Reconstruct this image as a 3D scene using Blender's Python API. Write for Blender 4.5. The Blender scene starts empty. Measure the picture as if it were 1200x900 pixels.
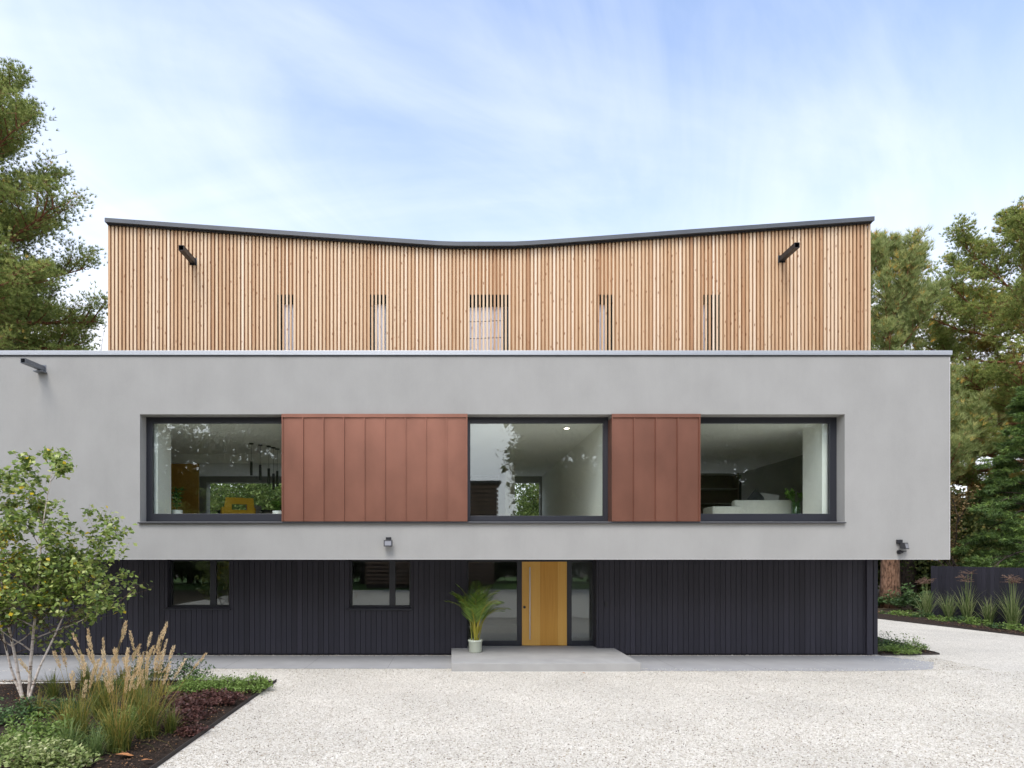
import bpy, math, random
import numpy as np
from mathutils import Vector

random.seed(7)
RNG = np.random.default_rng(7)
S = bpy.context.scene
COL = S.collection
R = math.radians

# ------------------------------------------------------------------ camera
F = 710.0            # focal length in pixels of the 1200 px wide photograph
VX, VY = 529.0, 652.0
HC = 2.45
cam_d = bpy.data.cameras.new("camera")
cam_d.sensor_fit = 'HORIZONTAL'
cam_d.sensor_width = 36.0
cam_d.lens = F / 1200 * 36.0
cam_d.shift_x = (600 - VX) / 1200
cam_d.shift_y = (VY - 450) / 1200
cam_d.clip_end = 3000
cam_d.clip_start = 0.05
cam = bpy.data.objects.new("camera", cam_d)
cam.location = (0, 0, HC)
cam.rotation_euler = (R(90), 0, 0)
COL.objects.link(cam)
S.camera = cam

# ------------------------------------------------------------------ sky, sun, exposure
SUN_EL, SUN_AZ = 56.0, 196.0
SKX, SKY_ = 7.7, -3.3
w = bpy.data.worlds.new("World")
S.world = w
w.use_nodes = True
nt = w.node_tree
for n in list(nt.nodes):
    nt.nodes.remove(n)
def N(t, **kw):
    n = nt.nodes.new(t)
    for k, v in kw.items():
        setattr(n, k, v)
    return n
def math_n(op, a, b=None, c=None, clamp=False):
    n = N('ShaderNodeMath', operation=op, use_clamp=clamp)
    for i, v in enumerate((a, b, c)):
        if v is None: continue
        if isinstance(v, (int, float)): n.inputs[i].default_value = v
        else: nt.links.new(v, n.inputs[i])
    return n.outputs[0]
out = N('ShaderNodeOutputWorld')
bg = N('ShaderNodeBackground')
bg.inputs['Strength'].default_value = 0.10
sky = N('ShaderNodeTexSky', sky_type='NISHITA')
sky.sun_disc = False
sky.sun_elevation = R(SUN_EL)
sky.sun_rotation = R(SUN_AZ)
sky.air_density = 1.0
sky.dust_density = 0.5
sky.ozone_density = 1.6
tc = N('ShaderNodeTexCoord')
sep = N('ShaderNodeSeparateXYZ')
nt.links.new(tc.outputs['Generated'], sep.inputs[0])
zc = math_n('MAXIMUM', sep.outputs['Z'], 0.0)
den = math_n('ADD', zc, 0.18)
u = math_n('DIVIDE', sep.outputs['X'], den)
v = math_n('DIVIDE', sep.outputs['Y'], den)
cmb = N('ShaderNodeCombineXYZ')
nt.links.new(u, cmb.inputs[0]); nt.links.new(v, cmb.inputs[1])
mp = N('ShaderNodeMapping')
mp.inputs['Location'].default_value = (SKX, SKY_, 0)
mp.inputs['Rotation'].default_value = (0, 0, R(-38))
mp.inputs['Scale'].default_value = (0.45, 1.15, 1)
nt.links.new(cmb.outputs[0], mp.inputs[0])
nz = N('ShaderNodeTexNoise')
nz.inputs['Scale'].default_value = 1.0
nz.inputs['Detail'].default_value = 7
nz.inputs['Roughness'].default_value = 0.52
nz.inputs['Distortion'].default_value = 0.5
nt.links.new(mp.outputs[0], nz.inputs['Vector'])
cl = N('ShaderNodeMapRange', interpolation_type='SMOOTHSTEP')
cl.inputs['From Min'].default_value = 0.38
cl.inputs['From Max'].default_value = 0.68
nt.links.new(nz.outputs['Fac'], cl.inputs['Value'])
mp2 = N('ShaderNodeMapping')
mp2.inputs['Location'].default_value = (4.1, 1.3, 0); mp2.inputs['Scale'].default_value = (2.0, 0.55, 1)
mp3 = N('ShaderNodeMapping'); mp3.inputs['Rotation'].default_value = (0, 0, R(42))
nt.links.new(cmb.outputs[0], mp3.inputs[0]); nt.links.new(mp3.outputs[0], mp2.inputs[0])
nz2 = N('ShaderNodeTexNoise'); nz2.inputs['Scale'].default_value = 1.0; nz2.inputs['Detail'].default_value = 9; nz2.inputs['Roughness'].default_value = .58; nz2.inputs['Distortion'].default_value = 1.6
nt.links.new(mp2.outputs[0], nz2.inputs['Vector'])
cl2 = N('ShaderNodeMapRange', interpolation_type='SMOOTHSTEP'); cl2.inputs['From Min'].default_value = 0.36; cl2.inputs['From Max'].default_value = 0.74
nt.links.new(nz2.outputs['Fac'], cl2.inputs['Value'])
hz = math_n('POWER', math_n('SUBTRACT', 1.0, zc), 2.5)
veil = math_n('ADD', math_n('MULTIPLY', cl.outputs[0], 0.62), math_n('MULTIPLY', hz, 2.0))
veil = math_n('ADD', math_n('ADD', veil, -0.12), math_n('MULTIPLY', cl2.outputs[0], 0.17))
veil = math_n('MINIMUM', veil, 0.93)
# thin cloud is brighter round the veiled sun (behind the camera)
sd = Vector((math.sin(R(SUN_AZ)) * math.cos(R(SUN_EL)), math.cos(R(SUN_AZ)) * math.cos(R(SUN_EL)), math.sin(R(SUN_EL))))
dt = N('ShaderNodeVectorMath', operation='DOT_PRODUCT')
nt.links.new(tc.outputs['Generated'], dt.inputs[0])
dt.inputs[1].default_value = sd
glow = math_n('POWER', math_n('MAXIMUM', math_n('MULTIPLY_ADD', dt.outputs['Value'], 0.5, 0.5), 0.0), 5.0)
bright = math_n('MULTIPLY_ADD', glow, 12.0, 5.3)
ccol = N('ShaderNodeVectorMath', operation='SCALE')
ccol.inputs[0].default_value = (0.925, 0.94, 1.0)
nt.links.new(bright, ccol.inputs['Scale'])
mixs = N('ShaderNodeMix', data_type='RGBA')
nt.links.new(veil, mixs.inputs['Factor'])
skm = N('ShaderNodeVectorMath', operation='MULTIPLY')
skm.inputs[1].default_value = (1.30, 1.27, 1.28)
nt.links.new(sky.outputs[0], skm.inputs[0])
nt.links.new(skm.outputs[0], mixs.inputs['A'])
nt.links.new(ccol.outputs[0], mixs.inputs['B'])
nt.links.new(mixs.outputs['Result'], bg.inputs['Color'])
nt.links.new(bg.outputs[0], out.inputs['Surface'])

sun_d = bpy.data.lights.new("sun", 'SUN')
sun_d.energy = 1.2
sun_d.angle = R(28)
sun_d.color = (1.0, 0.955, 0.89)
sun = bpy.data.objects.new("sun", sun_d)
sun.rotation_euler = (-sd).to_track_quat('-Z', 'Y').to_euler()
sun.location = (0, -20, 40)
COL.objects.link(sun)

S.view_settings.view_transform = 'Standard'
S.view_settings.look = 'None'
S.view_settings.exposure = 1.43
S.view_settings.gamma = 1.0
S.view_settings.use_curve_mapping = False
S.cycles.max_bounces = 12
S.cycles.diffuse_bounces = 8
S.cycles.transparent_max_bounces = 16
S.cycles.sample_clamp_indirect = 6.0
S.cycles.use_denoising = True

# ------------------------------------------------------------------ helpers
def X(px, D): return (px - VX) * D / F
def Z(py, D): return HC - (py - VY) * D / F
def GD(py): return HC * F / (py - VY)          # distance of a ground point seen at row py
def G(px, py):
    D = GD(py)
    return X(px, D), D

def link(o, parent=None):
    COL.objects.link(o)
    if parent is not None:
        o.parent = parent
    return o
def thing(name, label, cat, loc=(0, 0, 0), rz=0.0, group=None):
    o = bpy.data.objects.new(name, None)
    o.empty_display_size = 0.2
    o.location = loc
    o.rotation_euler = (0, 0, rz)
    COL.objects.link(o)
    return tag(o, label, cat, group)
def tag(o, label, cat, group=None):
    o['label'] = label
    o['category'] = cat
    if group: o['group'] = group
    return o
def dup(root, loc, rz, label=None, scale=1.0, group=None):
    r = root.copy(); COL.objects.link(r)
    r.location = loc; r.rotation_euler = (0, 0, rz); r.scale = (scale,) * 3
    if label: r['label'] = label
    if group: r['group'] = group
    for ch in list(root.children):
        c = ch.copy(); COL.objects.link(c); c.parent = r
        for g in list(ch.children):
            d = g.copy(); COL.objects.link(d); d.parent = c
    return r

class MB:
    """collects polygons for ONE mesh object"""
    def __init__(s):
        s.v = []; s.f = []; s.t = []
    def quad(s, a, b, c, d, t=0.5):
        i = len(s.v); s.v += [a, b, c, d]; s.f.append((i, i+1, i+2, i+3)); s.t += [t]*4
    def poly(s, pts, t=0.5):
        i = len(s.v); s.v += list(pts); s.f.append(tuple(range(i, i+len(pts)))); s.t += [t]*len(pts)
    def box(s, x0, x1, y0, y1, z0, z1, t=0.5):
        i = len(s.v)
        s.v += [(x0,y0,z0),(x1,y0,z0),(x1,y1,z0),(x0,y1,z0),(x0,y0,z1),(x1,y0,z1),(x1,y1,z1),(x0,y1,z1)]
        s.f += [(i,i+3,i+2,i+1),(i+4,i+5,i+6,i+7),(i,i+1,i+5,i+4),(i+1,i+2,i+6,i+5),(i+2,i+3,i+7,i+6),(i+3,i,i+4,i+7)]
        s.t += [t]*8
    def prism(s, pts, axis, a0, a1, t=0.5):
        """extrude a polygon; axis 'y': pts are (x,z); axis 'x': (y,z); axis 'z': (x,y)"""
        def mk(p, a):
            return (p[0], a, p[1]) if axis == 'y' else ((a, p[0], p[1]) if axis == 'x' else (p[0], p[1], a))
        n = len(pts); i = len(s.v)
        s.v += [mk(p, a0) for p in pts] + [mk(p, a1) for p in pts]
        s.t += [t]*(2*n)
        s.f.append(tuple(range(i, i+n))); s.f.append(tuple(range(i+2*n-1, i+n-1, -1)))
        for k in range(n):
            k2 = (k+1) % n
            s.f.append((i+k, i+n+k, i+n+k2, i+k2))
    def tube(s, pts, rad, sides=6, t=0.5, cap=True):
        pts = [Vector(p) for p in pts]
        n = len(pts)
        if not isinstance(rad, (list, tuple)): rad = [rad]*n
        base = len(s.v)
        ref = None
        for k, p in enumerate(pts):
            d = (pts[min(k+1, n-1)] - pts[max(k-1, 0)])
            if d.length < 1e-9: d = Vector((0, 0, 1))
            d.normalize()
            if ref is None:
                ref = Vector((1, 0, 0)) if abs(d.x) < 0.8 else Vector((0, 1, 0))
            a = (ref - d*ref.dot(d))
            if a.length < 1e-6: a = d.orthogonal()
            a.normalize(); b = d.cross(a); ref = a
            for q in range(sides):
                an = 2*math.pi*q/sides
                s.v.append(tuple(p + (a*math.cos(an) + b*math.sin(an))*rad[k]))
                s.t.append(t)
        for k in range(n-1):
            for q in range(sides):
                q2 = (q+1) % sides
                s.f.append((base+k*sides+q, base+k*sides+q2, base+(k+1)*sides+q2, base+(k+1)*sides+q))
        if cap:
            s.f.append(tuple(base+q for q in range(sides-1, -1, -1)))
            s.f.append(tuple(base+(n-1)*sides+q for q in range(sides)))
    def lathe(s, prof, cx=0, cy=0, sides=24, t=0.5):
        base = len(s.v); n = len(prof)
        for (r, z) in prof:
            for q in range(sides):
                an = 2*math.pi*q/sides
                s.v.append((cx+r*math.cos(an), cy+r*math.sin(an), z)); s.t.append(t)
        for k in range(n-1):
            for q in range(sides):
                q2 = (q+1) % sides
                s.f.append((base+k*sides+q, base+k*sides+q2, base+(k+1)*sides+q2, base+(k+1)*sides+q))
        s.f.append(tuple(base+q for q in range(sides-1, -1, -1)))
        s.f.append(tuple(base+(n-1)*sides+q for q in range(sides)))
    def build(s, name, mat, parent=None, smooth=False, bevel=0.0, loc=None):
        me = bpy.data.meshes.new(name)
        me.from_pydata(s.v, [], s.f)
        at = me.attributes.new('tint', 'FLOAT', 'POINT')
        at.data.foreach_set('value', np.array(s.t, dtype=np.float32))
        me.materials.append(mat)
        if smooth:
            me.polygons.foreach_set('use_smooth', [True]*len(me.polygons))
        me.update()
        o = bpy.data.objects.new(name, me)
        if loc: o.location = loc
        if bevel:
            b = o.modifiers.new('bevel', 'BEVEL'); b.width = bevel; b.segments = 2
            b.limit_method = 'ANGLE'; b.angle_limit = R(40)
        return link(o, parent)

def np_mesh(name, V, Fc, T, mat, parent=None, smooth=False):
    """V (n,3), Fc (m,k) one polygon size, T (n,) tint"""
    me = bpy.data.meshes.new(name)
    V = np.asarray(V, dtype=np.float32); Fc = np.asarray(Fc, dtype=np.int32)
    m, k = Fc.shape
    me.vertices.add(len(V)); me.vertices.foreach_set('co', V.ravel())
    me.loops.add(m*k); me.loops.foreach_set('vertex_index', Fc.ravel())
    me.polygons.add(m); me.polygons.foreach_set('loop_start', np.arange(0, m*k, k, dtype=np.int32))
    try: me.polygons.foreach_set('loop_total', np.full(m, k, dtype=np.int32))
    except Exception: pass
    at = me.attributes.new('tint', 'FLOAT', 'POINT')
    at.data.foreach_set('value', np.asarray(T, dtype=np.float32))
    me.materials.append(mat)
    if smooth: me.polygons.foreach_set('use_smooth', np.ones(m, dtype=bool))
    me.update(calc_edges=True); me.validate()
    o = bpy.data.objects.new(name, me)
    return link(o, parent)

def unit(a):
    return a / np.maximum(np.linalg.norm(a, axis=-1, keepdims=True), 1e-9)
def rnd_unit(n):
    return unit(RNG.normal(size=(n, 3)))

def needles(C, Dr, L, W, k, spread=0.8, T=None):
    """k thin needles from every centre; returns verts, tri faces, tint"""
    n = len(C)
    C = np.repeat(np.asarray(C), k, axis=0); Dr = np.repeat(np.asarray(Dr), k, axis=0)
    d = unit(Dr + rnd_unit(n*k)*spread)
    L = (L if np.ndim(L) else np.full(n, L)); L = np.repeat(L, k)*RNG.uniform(.65, 1.15, n*k)
    s = unit(np.cross(d, rnd_unit(n*k))) * (W*.5)
    T = RNG.uniform(0, 1, n) if T is None else T
    V = np.empty((n*k, 3, 3)); V[:, 0] = C - s; V[:, 1] = C + s; V[:, 2] = C + d*L[:, None]
    Fc = np.arange(n*k*3).reshape(-1, 3)
    return V.reshape(-1, 3), Fc, np.repeat(T, k*3)

def leaves(C, Dr, Nn, L, W, T):
    """kite leaves (4 verts) at C, pointing Dr, with normal near Nn"""
    n = len(C)
    d = unit(Dr); s = unit(np.cross(d, Nn))
    up = np.cross(s, d)
    L = np.broadcast_to(L, (n,))[:, None]; W = np.broadcast_to(W, (n,))[:, None]
    V = np.empty((n, 4, 3))
    V[:, 0] = C
    V[:, 1] = C + d*L*.45 + s*W*.5 + up*W*.10
    V[:, 2] = C + d*L - up*L*.08
    V[:, 3] = C + d*L*.45 - s*W*.5 + up*W*.10
    return V.reshape(-1, 3), np.arange(n*4).reshape(-1, 4), np.repeat(T, 4)

# ------------------------------------------------------------------ materials
def new_mat(name):
    m = bpy.data.materials.new(name); m.use_nodes = True
    t = m.node_tree
    b = t.nodes['Principled BSDF']
    return m, t, b
def mat_plain(name, col, rough=0.5, metal=0.0, spec=0.5, nscale=0, namt=0.0, bump=0.0, bscale=200, stretch=(1, 1, 1)):
    m, t, b = new_mat(name)
    b.inputs['Base Color'].default_value = (*col, 1)
    b.inputs['Roughness'].default_value = rough
    b.inputs['Metallic'].default_value = metal
    b.inputs['Specular IOR Level'].default_value = spec
    if nscale or bump:
        tcn = t.nodes.new('ShaderNodeTexCoord')
        mpn = t.nodes.new('ShaderNodeMapping'); mpn.inputs['Scale'].default_value = stretch
        t.links.new(tcn.outputs['Object'], mpn.inputs[0])
    if nscale:
        n = t.nodes.new('ShaderNodeTexNoise'); n.inputs['Scale'].default_value = nscale; n.inputs['Detail'].default_value = 6
        t.links.new(mpn.outputs[0], n.inputs['Vector'])
        mr = t.nodes.new('ShaderNodeMapRange')
        mr.inputs['From Min'].default_value = 0.25; mr.inputs['From Max'].default_value = 0.75
        mr.inputs['To Min'].default_value = 1-namt; mr.inputs['To Max'].default_value = 1+namt
        t.links.new(n.outputs['Fac'], mr.inputs[0])
        vm = t.nodes.new('ShaderNodeVectorMath'); vm.operation = 'SCALE'
        vm.inputs[0].default_value = col
        t.links.new(mr.outputs[0], vm.inputs['Scale'])
        t.links.new(vm.outputs[0], b.inputs['Base Color'])
    if bump:
        n2 = t.nodes.new('ShaderNodeTexNoise'); n2.inputs['Scale'].default_value = bscale; n2.inputs['Detail'].default_value = 4
        t.links.new(mpn.outputs[0], n2.inputs['Vector'])
        bp = t.nodes.new('ShaderNodeBump'); bp.inputs['Strength'].default_value = bump; bp.inputs['Distance'].default_value = 0.01
        t.links.new(n2.outputs['Fac'], bp.inputs['Height']); t.links.new(bp.outputs[0], b.inputs['Normal'])
    return m
def ramp(t, stops, src):
    r = t.nodes.new('ShaderNodeValToRGB')
    e = r.color_ramp.elements
    while len(e) > 1: e.remove(e[-1])
    e[0].position = stops[0][0]; e[0].color = (*stops[0][1], 1)
    for p, c in stops[1:]:
        k = e.new(p); k.color = (*c, 1)
    t.links.new(src, r.inputs[0])
    return r.outputs[0]
def mat_leaf(name, stops, rough=0.55, trans=0.3, spec=0.35):
    m, t, b = new_mat(name)
    a = t.nodes.new('ShaderNodeAttribute'); a.attribute_name = 'tint'
    c = ramp(t, stops, a.outputs['Fac'])
    t.links.new(c, b.inputs['Base Color'])
    b.inputs['Roughness'].default_value = rough
    b.inputs['Specular IOR Level'].default_value = spec
    tr = t.nodes.new('ShaderNodeBsdfTranslucent'); t.links.new(c, tr.inputs['Color'])
    mx = t.nodes.new('ShaderNodeMixShader'); mx.inputs[0].default_value = trans
    o = t.nodes['Material Output']
    t.links.new(b.outputs[0], mx.inputs[1]); t.links.new(tr.outputs[0], mx.inputs[2]); t.links.new(mx.outputs[0], o.inputs['Surface'])
    return m
def mat_glass(name, tint=(0.955, 0.98, 0.96), r0=0.075):
    m = bpy.data.materials.new(name); m.use_nodes = True
    t = m.node_tree; t.nodes.remove(t.nodes['Principled BSDF'])
    o = t.nodes['Material Output']
    tr = t.nodes.new('ShaderNodeBsdfTransparent'); tr.inputs[0].default_value = (*tint, 1)
    gl = t.nodes.new('ShaderNodeBsdfGlossy'); gl.inputs['Roughness'].default_value = 0.0
    gl.inputs['Color'].default_value = (0.96, 1.0, 0.99, 1)
    ge = t.nodes.new('ShaderNodeNewGeometry')
    dp = t.nodes.new('ShaderNodeVectorMath'); dp.operation = 'DOT_PRODUCT'
    t.links.new(ge.outputs['Incoming'], dp.inputs[0]); t.links.new(ge.outputs['Normal'], dp.inputs[1])
    def mth(op_, a_, b_):
        n_ = t.nodes.new('ShaderNodeMath'); n_.operation = op_
        for i_, v_ in enumerate((a_, b_)):
            if v_ is None: continue
            if isinstance(v_, (int, float)): n_.inputs[i_].default_value = v_
            else: t.links.new(v_, n_.inputs[i_])
        return n_.outputs[0]
    fac = mth('POWER', mth('SUBTRACT', 1.0, mth('ABSOLUTE', dp.outputs['Value'], None)), 5.0)
    fac = mth('ADD', mth('MULTIPLY', fac, 1-r0), r0)
    tcn = t.nodes.new('ShaderNodeTexCoord')
    nz_ = t.nodes.new('ShaderNodeTexNoise'); nz_.inputs['Scale'].default_value = 0.8; nz_.inputs['Detail'].default_value = 1
    t.links.new(tcn.outputs['Object'], nz_.inputs['Vector'])
    bp = t.nodes.new('ShaderNodeBump'); bp.inputs['Strength'].default_value = 0.02; bp.inputs['Distance'].default_value = 0.01
    t.links.new(nz_.outputs['Fac'], bp.inputs['Height']); t.links.new(bp.outputs[0], gl.inputs['Normal'])
    mx = t.nodes.new('ShaderNodeMixShader')
    t.links.new(fac, mx.inputs[0]); t.links.new(tr.outputs[0], mx.inputs[1]); t.links.new(gl.outputs[0], mx.inputs[2])
    t.links.new(mx.outputs[0], o.inputs['Surface'])
    return m

def mat_render():
    m, t, b = new_mat('grey_render')
    tcn = t.nodes.new('ShaderNodeTexCoord')
    def noise(scale, stretch, det=5, rough=0.55):
        mpn = t.nodes.new('ShaderNodeMapping'); mpn.inputs['Scale'].default_value = stretch
        t.links.new(tcn.outputs['Object'], mpn.inputs[0])
        n = t.nodes.new('ShaderNodeTexNoise'); n.inputs['Scale'].default_value = scale
        n.inputs['Detail'].default_value = det; n.inputs['Roughness'].default_value = rough
        t.links.new(mpn.outputs[0], n.inputs['Vector'])
        return n.outputs['Fac']
    a = noise(1.3, (1.0, 1, 0.7), 7, .62); c = noise(55, (1, 1, 1.6), 3); s = noise(2.5, (3, 1, 0.12), 6, 0.65)
    def mm(op, p, q):
        n = t.nodes.new('ShaderNodeMath'); n.operation = op
        for i, vv in enumerate((p, q)):
            if isinstance(vv, float): n.inputs[i].default_value = vv
            else: t.links.new(vv, n.inputs[i])
        return n.outputs[0]
    tot = mm('ADD', mm('MULTIPLY', a, 0.50), mm('ADD', mm('MULTIPLY', s, 0.11), mm('MULTIPLY', c, 0.41)))
    col = ramp(t, [(0.30, (0.265, 0.260, 0.243)), (0.50, (0.305, 0.299, 0.280)), (0.70, (0.338, 0.331, 0.311))], tot)
    t.links.new(col, b.inputs['Base Color'])
    b.inputs['Roughness'].default_value = 0.92; b.inputs['Specular IOR Level'].default_value = 0.2
    bp = t.nodes.new('ShaderNodeBump'); bp.inputs['Strength'].default_value = 0.35; bp.inputs['Distance'].default_value = 0.004
    t.links.new(noise(170, (1, 1, 1), 4), bp.inputs['Height']); t.links.new(bp.outputs[0], b.inputs['Normal'])
    return m
def mat_wood(name, stops, knots=True, gscale=(30, 30, 1.2), rough=0.6, knot_col=(0.22, 0.08, 0.025)):
    """vertical-grained timber, one tone per board from the tint attribute"""
    m, t, b = new_mat(name)
    a = t.nodes.new('ShaderNodeAttribute'); a.attribute_name = 'tint'
    tcn = t.nodes.new('ShaderNodeTexCoord')
    mpn = t.nodes.new('ShaderNodeMapping'); mpn.inputs['Scale'].default_value = gscale
    t.links.new(tcn.outputs['Object'], mpn.inputs[0])
    cx = t.nodes.new('ShaderNodeCombineXYZ'); 
    ml = t.nodes.new('ShaderNodeMath'); ml.operation = 'MULTIPLY'; ml.inputs[1].default_value = 91.0
    t.links.new(a.outputs['Fac'], ml.inputs[0]); t.links.new(ml.outputs[0], cx.inputs[2])
    ad = t.nodes.new('ShaderNodeVectorMath'); ad.operation = 'ADD'
    t.links.new(mpn.outputs[0], ad.inputs[0]); t.links.new(cx.outputs[0], ad.inputs[1])
    n = t.nodes.new('ShaderNodeTexNoise'); n.inputs['Scale'].default_value = 1; n.inputs['Detail'].default_value = 5
    n.inputs['Distortion'].default_value = 0.6
    t.links.new(ad.outputs[0], n.inputs['Vector'])
    s1 = t.nodes.new('ShaderNodeMath'); s1.operation = 'MULTIPLY_ADD'; s1.inputs[1].default_value = 0.55; s1.inputs[2].default_value = -0.275
    t.links.new(n.outputs['Fac'], s1.inputs[0])
    s2 = t.nodes.new('ShaderNodeMath'); s2.operation = 'ADD'
    t.links.new(s1.outputs[0], s2.inputs[0]); t.links.new(a.outputs['Fac'], s2.inputs[1])
    col = ramp(t, stops, s2.outputs[0])
    if knots:
        mk = t.nodes.new('ShaderNodeMapping'); mk.inputs['Scale'].default_value = (11.49, 0.3, 4.2)
        t.links.new(tcn.outputs['Object'], mk.inputs[0])
        vo = t.nodes.new('ShaderNodeTexVoronoi'); vo.inputs['Scale'].default_value = 1.0
        t.links.new(mk.outputs[0], vo.inputs['Vector'])
        kr = t.nodes.new('ShaderNodeMapRange'); kr.inputs['From Min'].default_value = 0.08; kr.inputs['From Max'].default_value = 0.19
        kr.inputs['To Min'].default_value = 0.85; kr.inputs['To Max'].default_value = 0.0
        t.links.new(vo.outputs['Distance'], kr.inputs[0])
        mx = t.nodes.new('ShaderNodeMix'); mx.data_type = 'RGBA'
        mx.inputs['B'].default_value = (*knot_col, 1)
        t.links.new(kr.outputs[0], mx.inputs['Factor']); t.links.new(col, mx.inputs['A'])
        col = mx.outputs['Result']
    t.links.new(col, b.inputs['Base Color'])
    b.inputs['Roughness'].default_value = rough; b.inputs['Specular IOR Level'].default_value = 0.3
    return m
def mat_gravel():
    m, t, b = new_mat('white_gravel')
    tcn = t.nodes.new('ShaderNodeTexCoord')
    vo = t.nodes.new('ShaderNodeTexVoronoi'); vo.inputs['Scale'].default_value = 62
    t.links.new(tcn.outputs['Object'], vo.inputs['Vector'])
    sp = t.nodes.new('ShaderNodeSeparateColor'); t.links.new(vo.outputs['Color'], sp.inputs[0])
    col = ramp(t, [(0.0, (0.124, 0.102, 0.079)), (0.035, (0.269, 0.224, 0.177)), (0.075, (0.424, 0.383, 0.309)), (0.3, (0.501, 0.459, 0.383)), (0.6, (0.558, 0.520, 0.442)),
                   (0.85, (0.621, 0.586, 0.506)), (1.0, (0.724, 0.694, 0.610))], sp.outputs[0])
    n = t.nodes.new('ShaderNodeTexNoise'); n.inputs['Scale'].default_value = 0.55; n.inputs['Detail'].default_value = 5; n.inputs['Roughness'].default_value = 0.6
    t.links.new(tcn.outputs['Object'], n.inputs['Vector'])
    mr = t.nodes.new('ShaderNodeMapRange'); mr.inputs['From Min'].default_value = 0.3; mr.inputs['From Max'].default_value = 0.7
    mr.inputs['To Min'].default_value = 0.86; mr.inputs['To Max'].default_value = 1.08
    t.links.new(n.outputs['Fac'], mr.inputs[0])
    vm = t.nodes.new('ShaderNodeVectorMath'); vm.operation = 'SCALE'
    t.links.new(col, vm.inputs[0]); t.links.new(mr.outputs[0], vm.inputs['Scale'])
    t.links.new(vm.outputs[0], b.inputs['Base Color'])
    b.inputs['Roughness'].default_value = 0.85
    iv = t.nodes.new('ShaderNodeMath'); iv.operation = 'SUBTRACT'; iv.inputs[0].default_value = 1.0
    t.links.new(vo.outputs['Distance'], iv.inputs[1])
    bp = t.nodes.new('ShaderNodeBump'); bp.inputs['Strength'].default_value = 0.55; bp.inputs['Distance'].default_value = 0.012
    t.links.new(iv.outputs[0], bp.inputs['Height']); t.links.new(bp.outputs[0], b.inputs['Normal'])
    return m
def mat_soil(name, stops, scale=30):
    m, t, b = new_mat(name)
    tcn = t.nodes.new('ShaderNodeTexCoord')
    n = t.nodes.new('ShaderNodeTexNoise'); n.inputs['Scale'].default_value = scale; n.inputs['Detail'].default_value = 8; n.inputs['Roughness'].default_value = 0.7
    t.links.new(tcn.outputs['Object'], n.inputs['Vector'])
    t.links.new(ramp(t, stops, n.outputs['Fac']), b.inputs['Base Color'])
    b.inputs['Roughness'].default_value = 0.95; b.inputs['Specular IOR Level'].default_value = 0.2
    bp = t.nodes.new('ShaderNodeBump'); bp.inputs['Strength'].default_value = 1.0; bp.inputs['Distance'].default_value = 0.03
    t.links.new(n.outputs['Fac'], bp.inputs['Height']); t.links.new(bp.outputs[0], b.inputs['Normal'])
    return m
def mat_birch_bark():
    m, t, b = new_mat('birch_bark')
    tcn = t.nodes.new('ShaderNodeTexCoord')
    mpn = t.nodes.new('ShaderNodeMapping'); mpn.inputs['Scale'].default_value = (6, 6, 26)
    t.links.new(tcn.outputs['Object'], mpn.inputs[0])
    n = t.nodes.new('ShaderNodeTexNoise'); n.inputs['Scale'].default_value = 1.0; n.inputs['Detail'].default_value = 5
    t.links.new(mpn.outputs[0], n.inputs['Vector'])
    a = t.nodes.new('ShaderNodeAttribute'); a.attribute_name = 'tint'
    c = ramp(t, [(0.0, (0.10, 0.065, 0.045)), (0.33, (0.16, 0.11, 0.08)), (0.42, (0.55, 0.45, 0.36)), (0.6, (0.72, 0.64, 0.55))], n.outputs['Fac'])
    mx = t.nodes.new('ShaderNodeMix'); mx.data_type = 'RGBA'; mx.inputs['A'].default_value = (0.10, 0.065, 0.04, 1)
    t.links.new(a.outputs['Fac'], mx.inputs['Factor']); t.links.new(c, mx.inputs['B'])
    t.links.new(mx.outputs['Result'], b.inputs['Base Color']); b.inputs['Roughness'].default_value = 0.7
    return m
def mat_bark(name, c0, c1, scale=7):
    m, t, b = new_mat(name)
    tcn = t.nodes.new('ShaderNodeTexCoord')
    mpn = t.nodes.new('ShaderNodeMapping'); mpn.inputs['Scale'].default_value = (1.6, 1.6, 0.45)
    t.links.new(tcn.outputs['Object'], mpn.inputs[0])
    vo = t.nodes.new('ShaderNodeTexVoronoi'); vo.inputs['Scale'].default_value = scale
    t.links.new(mpn.outputs[0], vo.inputs['Vector'])
    n = t.nodes.new('ShaderNodeTexNoise'); n.inputs['Scale'].default_value = scale*3; n.inputs['Detail'].default_value = 6
    t.links.new(mpn.outputs[0], n.inputs['Vector'])
    mu = t.nodes.new('ShaderNodeMath'); mu.operation = 'MULTIPLY'; t.links.new(vo.outputs['Distance'], mu.inputs[0]); t.links.new(n.outputs['Fac'], mu.inputs[1])
    t.links.new(ramp(t, [(0.05, c1), (0.3, c0), (0.45, tuple(x*.35 for x in c0))], mu.outputs[0]), b.inputs['Base Color'])
    b.inputs['Roughness'].default_value = 0.9
    bp = t.nodes.new('ShaderNodeBump'); bp.inputs['Strength'].default_value = 1; bp.inputs['Distance'].default_value = 0.05; bp.invert = True
    t.links.new(mu.outputs[0], bp.inputs['Height']); t.links.new(bp.outputs[0], b.inputs['Normal'])
    return m

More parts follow.
